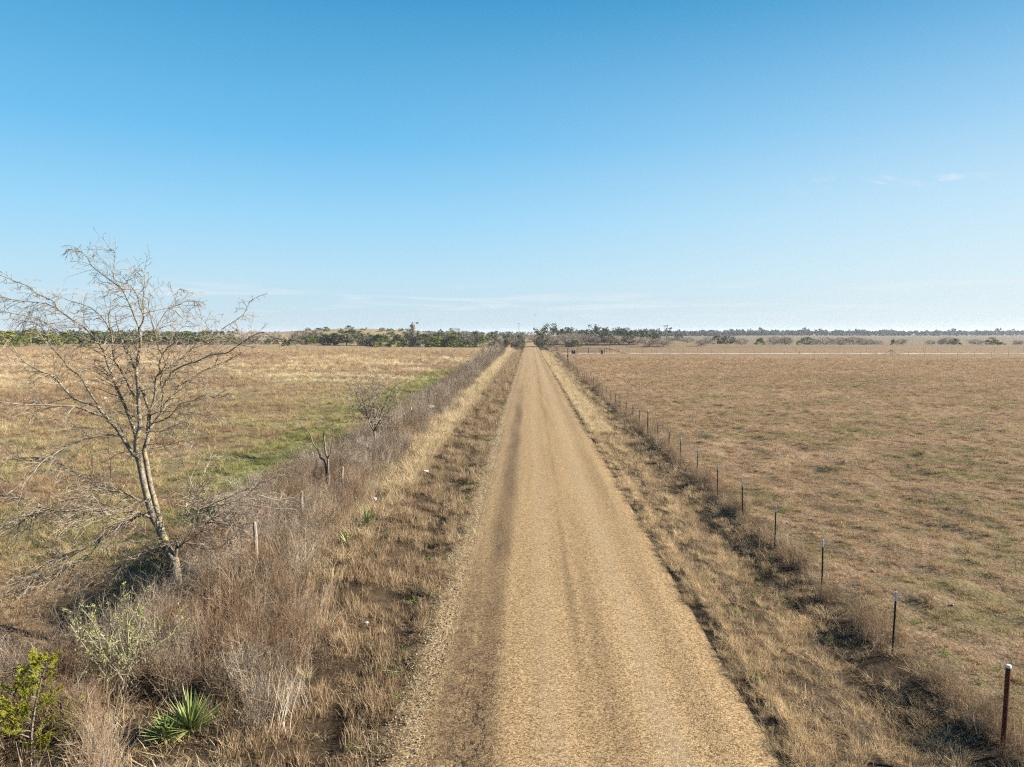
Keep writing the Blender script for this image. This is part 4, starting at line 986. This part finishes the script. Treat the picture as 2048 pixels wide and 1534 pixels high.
def windmill():
    q = gnd(825, 691); x, y = q[0], q[1]; z = float(ground_z(x, y)); d = dep((x, y, z)); Ht = (691 - 643) / FPX * d; w = 1.6
    t = empty('windmill', (x, y, z), 'old water windmill tower smothered in a dead grey vine, orange tail vane', 'windmill')
    for sx, sy in ((-1, -1), (1, -1), (1, 1), (-1, 1)):
        m = MB(); m.tube([(sx * w, sy * w, -.2), (sx * .18, sy * .18, Ht)], .06, 5); m.build('leg', m_wood, t)
    m = MB()
    for k in range(7):
        a, b = k / 7, (k + 1) / 7; wa, wb = w * (1 - a) + .18 * a, w * (1 - b) + .18 * b; ha, hb = Ht * a, Ht * b
        for (x0, y0), (x1, y1) in (((-1, -1), (1, -1)), ((1, -1), (1, 1)), ((1, 1), (-1, 1)), ((-1, 1), (-1, -1))):
            m.tube([(x0 * wb, y0 * wb, hb), (x1 * wb, y1 * wb, hb)], .035, 4); m.tube([(x0 * wa, y0 * wa, ha), (x1 * wb, y1 * wb, hb)], .03, 4)
    m.build('lattice', m_wood, t)
    m = MB(); m.box((0, 0, Ht + .05), (1.0, 1.0, .08)); m.build('platform', m_wood, t)
    m = MB(); m.tube([(0, -.35, Ht + .6), (0, .45, Ht + .6)], .20, 10); m.tube([(0, 0, Ht), (0, 0, Ht + .6)], .10, 8); m.build('gearbox', m_brownpipe, t)
    m_or, nt = new_mat('orange_vane'); k = noise(nt, geo(nt), 3.0); finish(nt, ramp(nt, k, [(.3, (.42, .20, .07)), (.7, (.62, .36, .16))]), .7)
    m = MB(); m.tube([(.1, 0, Ht + .6), (1.7, .1, Ht + .4)], .035, 5); m.build('tail_boom', m_wood, t)
    V = [(1.6, .1, Ht + .30), (1.8, .1, Ht + .65), (2.8, .14, Ht + .75), (3.0, .14, Ht + .45), (2.75, .14, Ht - .05), (1.8, .1, Ht + .1)]
    V2 = [(a, b + .03, c) for a, b, c in V]; n = 6
    obj('tail_vane', mesh('tail_vane', V + V2, [tuple(range(n)), tuple(range(2 * n - 1, n - 1, -1))] + [(k, (k + 1) % n, n + (k + 1) % n, n + k) for k in range(n)]), m_or, t)
    r = np.random.default_rng(2); C = []; S = []
    for k in range(90):
        u = r.uniform(0, 1) ** 1.2 * .95; ww = (w * (1 - u) + .5 * u) * 1.2; C.append((r.uniform(-ww, ww), r.uniform(-ww, ww), u * Ht)); S.append(.80 * (1 - u) + .55)
    lst = []
    for k in range(320):
        c = np.array(C[r.integers(0, 90)]); Q = wander(r, c, r.normal(0, 1, 3) + np.array([0, 0, .1]), r.uniform(.5, 1.5), 4, .25, -.08); lst.append((Q, np.linspace(.03, .015, 5), 3, 0))
    m_vine, nt = new_mat('dead_vine'); finish(nt, ramp(nt, attr(nt, 'tone'), [(0, (.17, .135, .105)), (.5, (.30, .25, .20)), (1, (.44, .38, .31))]), .9, None, .05)
    Q, F, T = leaf_cloud(r, C, 5200, .30, np.array(S) * 1.15); mm = MB(); mm.V = [tuple(v) for v in Q]; mm.F = list(F); mm.T = list(T)
    for Qq, rq, sd_, lv in lst: mm.tube(Qq, rq, sd_, cap=False, t=.6)
    mm.build('vine', m_vine, t, tone=True)
windmill()

# ------------------------------------------------------------------ trees of the far field edges
def tree_mats(name, stops, transl=.15):
    m, nt = new_mat(name); tn = add_(nt, mul(nt, attr(nt, 'tone'), .7), mul(nt, objrand(nt), .3)); finish(nt, ramp(nt, tn, stops), .8, None, .1, 0, transl); return m
m_jun = tree_mats('juniper_foliage', [(0, (.035, .055, .010)), (.4, (.095, .13, .022)), (.75, (.18, .21, .036)), (1, (.27, .29, .06))])
m_jun_sun_tint = tree_mats('sun_tinted_juniper_foliage', [(0, (.09, .11, .012)), (.4, (.18, .20, .028)), (.8, (.29, .29, .045)), (1, (.36, .35, .07))])  # lighter copy of the juniper foliage, sunlit look put into its colour
m_oak = tree_mats('oak_foliage', [(0, (.075, .078, .040)), (.4, (.14, .14, .075)), (.75, (.22, .21, .115)), (1, (.29, .27, .16))])
def crown_juniper(seed, fl=1.0):
    r = np.random.default_rng(seed); C, S = [], []
    for k in range(46):
        h = r.uniform(.06, .92); rr = .46 * (1 - max(0, h - .25) / .78) ** .75 * r.uniform(.55, 1.0); a = r.uniform(0, 6.283)
        C.append((rr * math.cos(a), rr * math.sin(a), h)); S.append(r.uniform(.07, .13))
    return cloud_mesh('crown', r, C, 2300, .055, np.array(S), flat=fl)
def crown_oak(seed):
    r = np.random.default_rng(seed); C, S = [], []
    for k in range(44):
        a = r.uniform(0, 6.283); u = r.uniform(-.8, 1); rr = .44 * math.sqrt(max(.05, 1 - u * u)) * r.uniform(.55, 1.02)
        C.append((rr * math.cos(a), rr * math.sin(a), .50 + .42 * u * r.uniform(.8, 1.05))); S.append(r.uniform(.06, .12))
    return cloud_mesh('crown', r, C, 2100, .05, np.array(S))
def limb_tree(seed, th, n, r0, spread):
    r = np.random.default_rng(seed); lst = []; T = wander(r, (0, 0, -.04), (0, 0, 1), th + .04, 3, .08, 0); m = MB(); m.tube(T, np.linspace(r0, r0 * .8, len(T)), 6)
    for k in range(n):
        a = 6.283 * (k + r.uniform(0, .6)) / n; Q = wander(r, T[-1], (math.cos(a) * spread, math.sin(a) * spread, 1), (1 - th) * r.uniform(.7, 1.0), 6, .12, .01); rq = np.linspace(r0 * .6, .003, 7); m.tube(Q, rq, 4); lst.append((Q, rq))
    return r, m, lst
protos = {}
def make_protos():
    for kind, mat in (('J', m_jun), ('Y', m_jun_sun_tint)):
        for v in range(3):
            cm_ = crown_juniper(500 + v + (50 if kind == 'Y' else 0)); cm_.materials.append(mat)
            m = MB(); m.tube([(0, 0, -.04), (0, 0, .2), (.02, 0, .6)], [.03, .025, .012], 5); tm = mesh('trunk', m.V, m.F); tm.materials.append(m_bough); protos[kind, v] = (tm, cm_)
    for v in range(4):
        cm_ = crown_oak(560 + v); cm_.materials.append(m_oak); r, m, l = limb_tree(570 + v, .22, 6, .028, .55); tm = mesh('trunk', m.V, m.F); tm.materials.append(m_bough); protos['O', v] = (tm, cm_)
    for v in range(5):
        r, m, l = limb_tree(580 + v, .10, 9, .022, .62); out = []
        for Q, rq in l: ramify(r, Q, rq, out, 0, [(10, .42, .4, 1.0, .13, 0, .6, 3), (6, .45, .4, 1.1, .14, 0, .75, 3)], .1)
        for k in range(950):
            a = r.uniform(0, 6.283); u = r.uniform(-.95, 1); rr = .46 * math.sqrt(max(.04, 1 - u * u)) * r.uniform(.25, 1.0) ** .5 * (1 + .18 * math.sin(3 * a + v)); c = np.array([rr * math.cos(a), rr * math.sin(a), .46 + .46 * u * r.uniform(.75, 1.05)])
            dd = c - np.array([0, 0, .15]); dd = dd / np.linalg.norm(dd) + r.normal(0, .45, 3); out.append((np.array([c, c + dd * r.uniform(.04, .10)]), np.array([.0042, .002]), 3, 1))
        out = [(q, np.maximum(rr_, .003), s, lv) for q, rr_, s, lv in out]; mm = pack(out); cm_ = mesh('crown', mm.V, mm.F); cm_.materials.append(m_greytwig); tm = mesh('trunk', m.V, m.F); tm.materials.append(m_bough); protos['B', v] = (tm, cm_)
make_protos()
KNAME = {'J': 'juniper_tree', 'Y': 'juniper_tree', 'O': 'live_oak_tree', 'B': 'bare_tree'}
NV = {'J': 3, 'Y': 3, 'O': 4, 'B': 5}
tseq = [0]
def far_tree(kind, px, by, ty, w, label, group, depth=None, base_z=None):
    q = gnd(px, by) if depth is None else pix(px, by, depth)
    x, y = q[0], q[1]; z = float(ground_z(x, y)); d = dep((x, y, z)); top = CAM_H + 0  # top from the photograph's row
    ztop = pix(px, ty, d)[2]; H = max(.8, ztop - z) * {'B': .86, 'O': .93}.get(kind, 1.0); W = w / FPX * d * 1.3
    tseq[0] += 1; v = tseq[0] % NV[kind]; tm, cm_ = protos[kind, v]; r = random.Random(tseq[0])
    t = empty(KNAME[kind], (x, y, z), label, 'tree', group, rz=r.uniform(0, 6.28)); t.scale = (W, W, H)
    obj('trunk', tm, None, t); obj('crown', cm_, None, t)
ORD = 'first second third fourth fifth sixth seventh eighth ninth tenth eleventh twelfth thirteenth fourteenth fifteenth sixteenth seventeenth eighteenth nineteenth twentieth'.split()
left = [('Y',12,692,660,50),('Y',62,690,657,56),('Y',98,693,664,42),('J',40,694,672,30),('J',135,690,663,38),('J',172,693,673,20),('O',160,688,659,36),('J',195,689,661,44),('J',232,689,663,44),('O',262,688,662,40),('J',300,690,661,48),('J',338,690,664,36),('J',372,690,662,44),('O',350,688,660,40),('J',404,690,664,44),('J',436,691,674,34),('J',468,690,674,34),
 ('B',478,688,661,34),('B',506,689,655,52),('B',545,688,660,44),('B',602,688,656,40),('J',540,690,678,26),('J',590,690,677,34),('J',619,689,672,30),('J',655,690,668,34),('O',636,688,660,34),('O',694,690,656,66),('O',672,690,664,36),('B',732,690,668,30),('J',728,690,676,24),('J',762,690,668,44),('J',796,691,671,38),('O',846,691,664,40),('Y',872,692,672,50),('J',905,692,668,46),('O',888,690,660,44),('B',868,688,658,34),('O',912,690,661,36),('J',934,695,680,28),('B',905,688,656,28),('B',930,689,656,34),('B',950,690,663,34),('O',953,690,657,14),('J',962,692,672,30),('O',982,691,664,40),('B',1003,691,664,30),('O',1018,691,665,34),('J',1014,692,676,18),('B',1030,692,671,22),('J',1038,692,678,13),('O',1040,690,666,22)]
small = [('J',570,693,685,18,'low dark juniper bush alone in the left field, nearer the windmill of the two'),('J',172,695,684,18,'low juniper bush alone in the left field beyond the big tree'),('Y',750,696,683,13,'small bright juniper standing in front of the dark round junipers')]
near_gate = [('B',1066,688,664,26),('O',1079,690,672,24),('O',1087,691,660,26),('B',1099,690,663,26),('J',1111,689,681,16),('B',1112,688,668,22),('B',1131,689,661,32),('B',1148,690,660,32),('J',1137,690,681,18),('J',1150,690,680,22),('B',1164,689,662,32),('B',1181,689,663,30),('B',1196,689,667,30),('O',1213,689,661,24),('B',1222,689,668,26),('B',1238,689,668,32),('O',1258,689,668,26),('B',1274,689,669,28),('B',1298,690,670,30),('B',1326,690,671,32)]
right = [('O',1358,685,665,16),('B',1346,686,671,22),('B',1375,686,673,26),('B',1403,690,677,22),('B',1417,686,669,18),('O',1437,685,668,28),('O',1457,685,668,26),('B',1482,685,674,24),('J',1520,687,675,22),('B',1549,685,669,28),('B',1571,688,670,24),('J',1597,689,681,9),('O',1612,685,671,22),('B',1626,686,674,20),('B',1650,685,671,32),('B',1681,685,672,26),('B',1708,689,670,28),('B',1726,685,676,16),('B',1741,685,676,16),('B',1755,685,678,20),('J',1786,687,678,10),('B',1802,688,675,18),('B',1860,687,677,16),('B',1882,688,677,12),('B',1897,688,671,26),('J',1912,688,677,16),('B',1952,688,676,22),('J',1984,688,674,24),('J',2003,689,684,12),('B',2031,687,677,10),('B',2041,688,679,9)]
LOOK = {'J': 'dark green juniper', 'Y': 'juniper tinted sunlit yellow green', 'O': 'grey green live oak', 'B': 'leafless grey tree'}
def line_of(lst, where, group, rev=False):
    cnt = {}
    for e in sorted(lst, key=lambda e: -e[1] if rev else e[1]):
        k = e[0]; i = cnt.get(k, 0); cnt[k] = i + 1
        w = ORD[i] if i < 20 else 'twenty ' + ORD[i - 20]
        far_tree(*e, '%s %s %s' % (w, LOOK[k], where), group)
line_of([e for e in left if e[1] <= 825], 'along the field edge, counting left from the windmill', 'trees along the left field edge', True)
line_of([e for e in left if e[1] > 825], 'counting from the windmill towards the road', 'trees between windmill and road')
line_of(near_gate, 'from the road, in the tree line behind the pipe fence', 'trees behind the pipe fence')
line_of(right, 'right of the pipe fence line, in the far scattered bushes', 'scattered bushes of the far right field')
for e in small: far_tree(*e, 'low bushes alone in the left field')
rh = random.Random(21)
for k in range(34):       # junipers dotted over the pale hillside, alike at this distance
    px = rh.uniform(600, 840); d = rh.uniform(470, 640); g_ = pix(px, 664, d); z = float(ground_z(g_[0], g_[1])); by = 664 + (CAM_H - z) / d * FPX
    far_tree('J' if k % 3 else 'O', px, by, by - rh.uniform(4, 7), rh.uniform(9, 16), 'small dark tree dotted on the pale hillside behind the left field', 'trees on the pale hillside', depth=d)

# far woods that read as one mass: belts beyond the right field and behind the left trees
m_wood_back = tree_mats('back_wood_foliage', [(0, (.05, .065, .022)), (.4, (.10, .115, .045)), (.75, (.165, .165, .08)), (1, (.26, .225, .15))], 0)
m_wood_far = tree_mats('far_wood_foliage', [(0, (.05, .055, .032)), (.5, (.11, .11, .07)), (1, (.20, .18, .125))], 0)
def woods(name, label, segs, seed, size, mat=None):
    r = np.random.default_rng(seed); Q, F, T = [], [], []
    for x0, y0, x1, y1, n, h0, h1, dpt in segs:
        C, S = [], []
        for k in range(n):
            s = r.uniform(); x = x0 + (x1 - x0) * s; y = y0 + (y1 - y0) * s + r.normal(0, dpt); h = r.uniform(h0, h1) * (1 + .5 * (r.uniform() < .06)); w = h * r.uniform(.35, .65); z = float(ground_z(x, y))
            for j in range(5):
                C.append((x + r.normal(0, w * .5), y + r.normal(0, w * .4), z + h * r.uniform(.2, .85))); S.append(w * r.uniform(.3, .5))
        q, f, t = leaf_cloud(r, C, len(C) * 22, size * (1 + y0 / 2500), np.array(S)); b = len(Q) // 1; f = [tuple(i + len(Q) for i in ff) for ff in f]
        Q += [tuple(v) for v in q]; F += f; T += list(t)
    me = mesh(name, Q, F); fattr(me, 'tone', T); tag(obj(name, me, mat or m_wood_far), label, kind='stuff')
woods('far_woods', 'dark distant belt of woods beyond the pale right field', [(60, 1000, 420, 1250, 260, 5.5, 9, 25), (380, 1250, 1600, 1500, 700, 6.5, 10.5, 40), (700, 1900, 2600, 2300, 260, 6, 9, 90), (100, 1500, 900, 2100, 200, 7, 11, 60), (400, 2700, 3200, 3300, 420, 4, 7, 160), (-1500, 2500, 600, 3000, 300, 5, 8, 150)], 71, 1.6)
woods('back_woods', 'mixed scrub woods behind the left field edge', [(-330, 385, -20, 400, 300, 2.2, 4.6, 14), (-520, 560, -220, 520, 130, 3.2, 6, 25), (-220, 760, 0, 800, 110, 4, 7, 20), (5, 440, 90, 470, 60, 3.5, 6.5, 10), (-900, 900, -250, 980, 160, 5, 8, 30)], 72, .8, m_wood_back)
P = []
rb = np.random.default_rng(73)

# ------------------------------------------------------------------ loose things: litter, rocks, birds
m_plastic, nt = new_mat('white_plastic'); finish(nt, ramp(nt, noise(nt, geo(nt), 12.0), [(.3, (.66, .66, .66)), (.7, (.85, .85, .84))]), .4, None, .4, 0, .2)
m_rock, nt = new_mat('limestone'); k = noise(nt, geo(nt), 9.0, 5.0, .7); finish(nt, ramp(nt, k, [(.3, (.25, .21, .16)), (.6, (.42, .37, .30)), (.8, (.52, .48, .41))]), .9, bump(nt, k, .6, .03), .1)
def crumple(name, loc, size, seed, mat, label, cat, flat=.5):
    r = np.random.default_rng(seed); n, mm = 10, 7; V, F = [], []
    for j in range(mm + 1):
        th = math.pi * j / mm
        for i in range(n):
            ph = 2 * math.pi * i / n; rr = size * r.uniform(.6, 1.15); V.append((rr * math.sin(th) * math.cos(ph), rr * .75 * math.sin(th) * math.sin(ph), rr * flat * math.cos(th)))
    for j in range(mm):
        for i in range(n): F.append((j * n + i, (j + 1) * n + i, (j + 1) * n + (i + 1) % n, j * n + (i + 1) % n))
    o = obj(name, mesh(name, V, F), mat, None, loc); return tag(o, label, cat)
def on_ground(px, py, up=.05):
    q = gnd(px, py); return (q[0], q[1], float(ground_z(q[0], q[1])) + up)
crumple('plastic_bag', pix(862, 813, 56), .30, 1, m_plastic, 'white plastic bag snagged on the left fence wire', 'bag', .45)
crumple('paper_scrap', on_ground(851, 953, .25), .14, 2, m_plastic, 'torn white scrap in the tan grass of the left verge', 'litter', .35)
crumple('plastic_jug', on_ground(750, 1009, .22), .085, 3, m_plastic, 'round white jug lying just beyond the yellow green yucca', 'jug', .9)
crumple('feed_bucket', on_ground(211, 800, .15), .17, 4, m_plastic, 'white bucket standing in the left field behind the big tree', 'bucket', 1.2)
crumple('paper_scrap', on_ground(877, 1179, .12), .05, 5, m_red, 'small red wrapper in the stubble near the left road edge', 'litter', .5)
crumple('paper_scrap', on_ground(733, 1246, .14), .05, 6, m_plastic, 'small white wrapper deep in the near left stubble', 'litter', .5)
crumple('feed_sack', on_ground(835, 735, .12), .38, 7, m_plastic, 'white sack lying in the grass of the left field far beyond the yuccas', 'sack', .4)
for k, (px, py) in enumerate([(1575, 1052), (1617, 1062), (1626, 1072), (1742, 1092), (1745, 1147), (1780, 1158), (1653, 913), (1690, 930), (1800, 977), (1512, 856), (1561, 827), (1904, 1223), (2040, 1165), (1390, 828), (1880, 1060), (1345, 800), (1290, 805), (1955, 1010)]):
    tag(crumple('field_rock', on_ground(px, py, .02), .03 + .03 * ((k * 7) % 5) / 4 + .00025 * max(0, 1100 - py), 30 + k, m_rock, 'pale limestone rock lying on the short brown pasture', 'rock', .6), group='pale rocks scattered over the pasture')
def bird(p, s, label):
    t = empty('bird', p, label, 'bird'); m = MB(); B = [(-.30, 0, 0), (-.2, 0, .0), (0, 0, .01), (.18, 0, .02), (.30, 0, .03)]
    m.tube(np.array(B) * s, np.array([.005, .03, .075, .06, .012]) * s, 8); V = []
    for sg in (-1, 1):
        W = [(.10, sg * .04, .02), (-.10, sg * .04, .02), (-.12, sg * .35, .14), (-.06, sg * .62, .10), (.0, sg * .60, .11), (.14, sg * .33, .16)]; b = [(a * s, c * s, d * s) for a, c, d in W]; b2 = [(a, c, d + .012 * s) for a, c, d in b]
        m.add(b + b2, [tuple(range(6)), tuple(range(11, 5, -1))] + [(k, (k + 1) % 6, 6 + (k + 1) % 6, 6 + k) for k in range(6)])
    m.add([(-.28 * s, .03 * s, .0), (-.28 * s, -.03 * s, 0), (-.46 * s, -.08 * s, 0), (-.46 * s, .08 * s, 0), (-.28 * s, .03 * s, .01 * s), (-.28 * s, -.03 * s, .01 * s), (-.46 * s, -.08 * s, .01 * s), (-.46 * s, .08 * s, .01 * s)], [(0, 1, 2, 3), (7, 6, 5, 4), (0, 4, 5, 1), (1, 5, 6, 2), (2, 6, 7, 3), (3, 7, 4, 0)])
    m.build('body', m_black, t, smooth=True)
bird(pix(1071, 630, 170), .55, 'dark bird flying above the far end of the road')
bird(pix(656, 510, 60), .13, 'tiny bird high in the sky right of the big leafless tree')

# ------------------------------------------------------------------ air
hz = MB(); hz.box((0, 1980, 7.5), (12600, 4900, 23))
m_haze = bpy.data.materials.new('haze_air'); m_haze.use_nodes = True; nt = m_haze.node_tree; nt.nodes.clear()
pv = N(nt, 'ShaderNodeVolumePrincipled', {'Color': (.80, .88, 1.0, 1), 'Density': .00011, 'Anisotropy': .2}); N(nt, 'ShaderNodeOutputMaterial', {'Volume': pv.outputs[0]})
tag(hz.build('haze', m_haze), 'thin blue haze over the distant fields', kind='stuff')
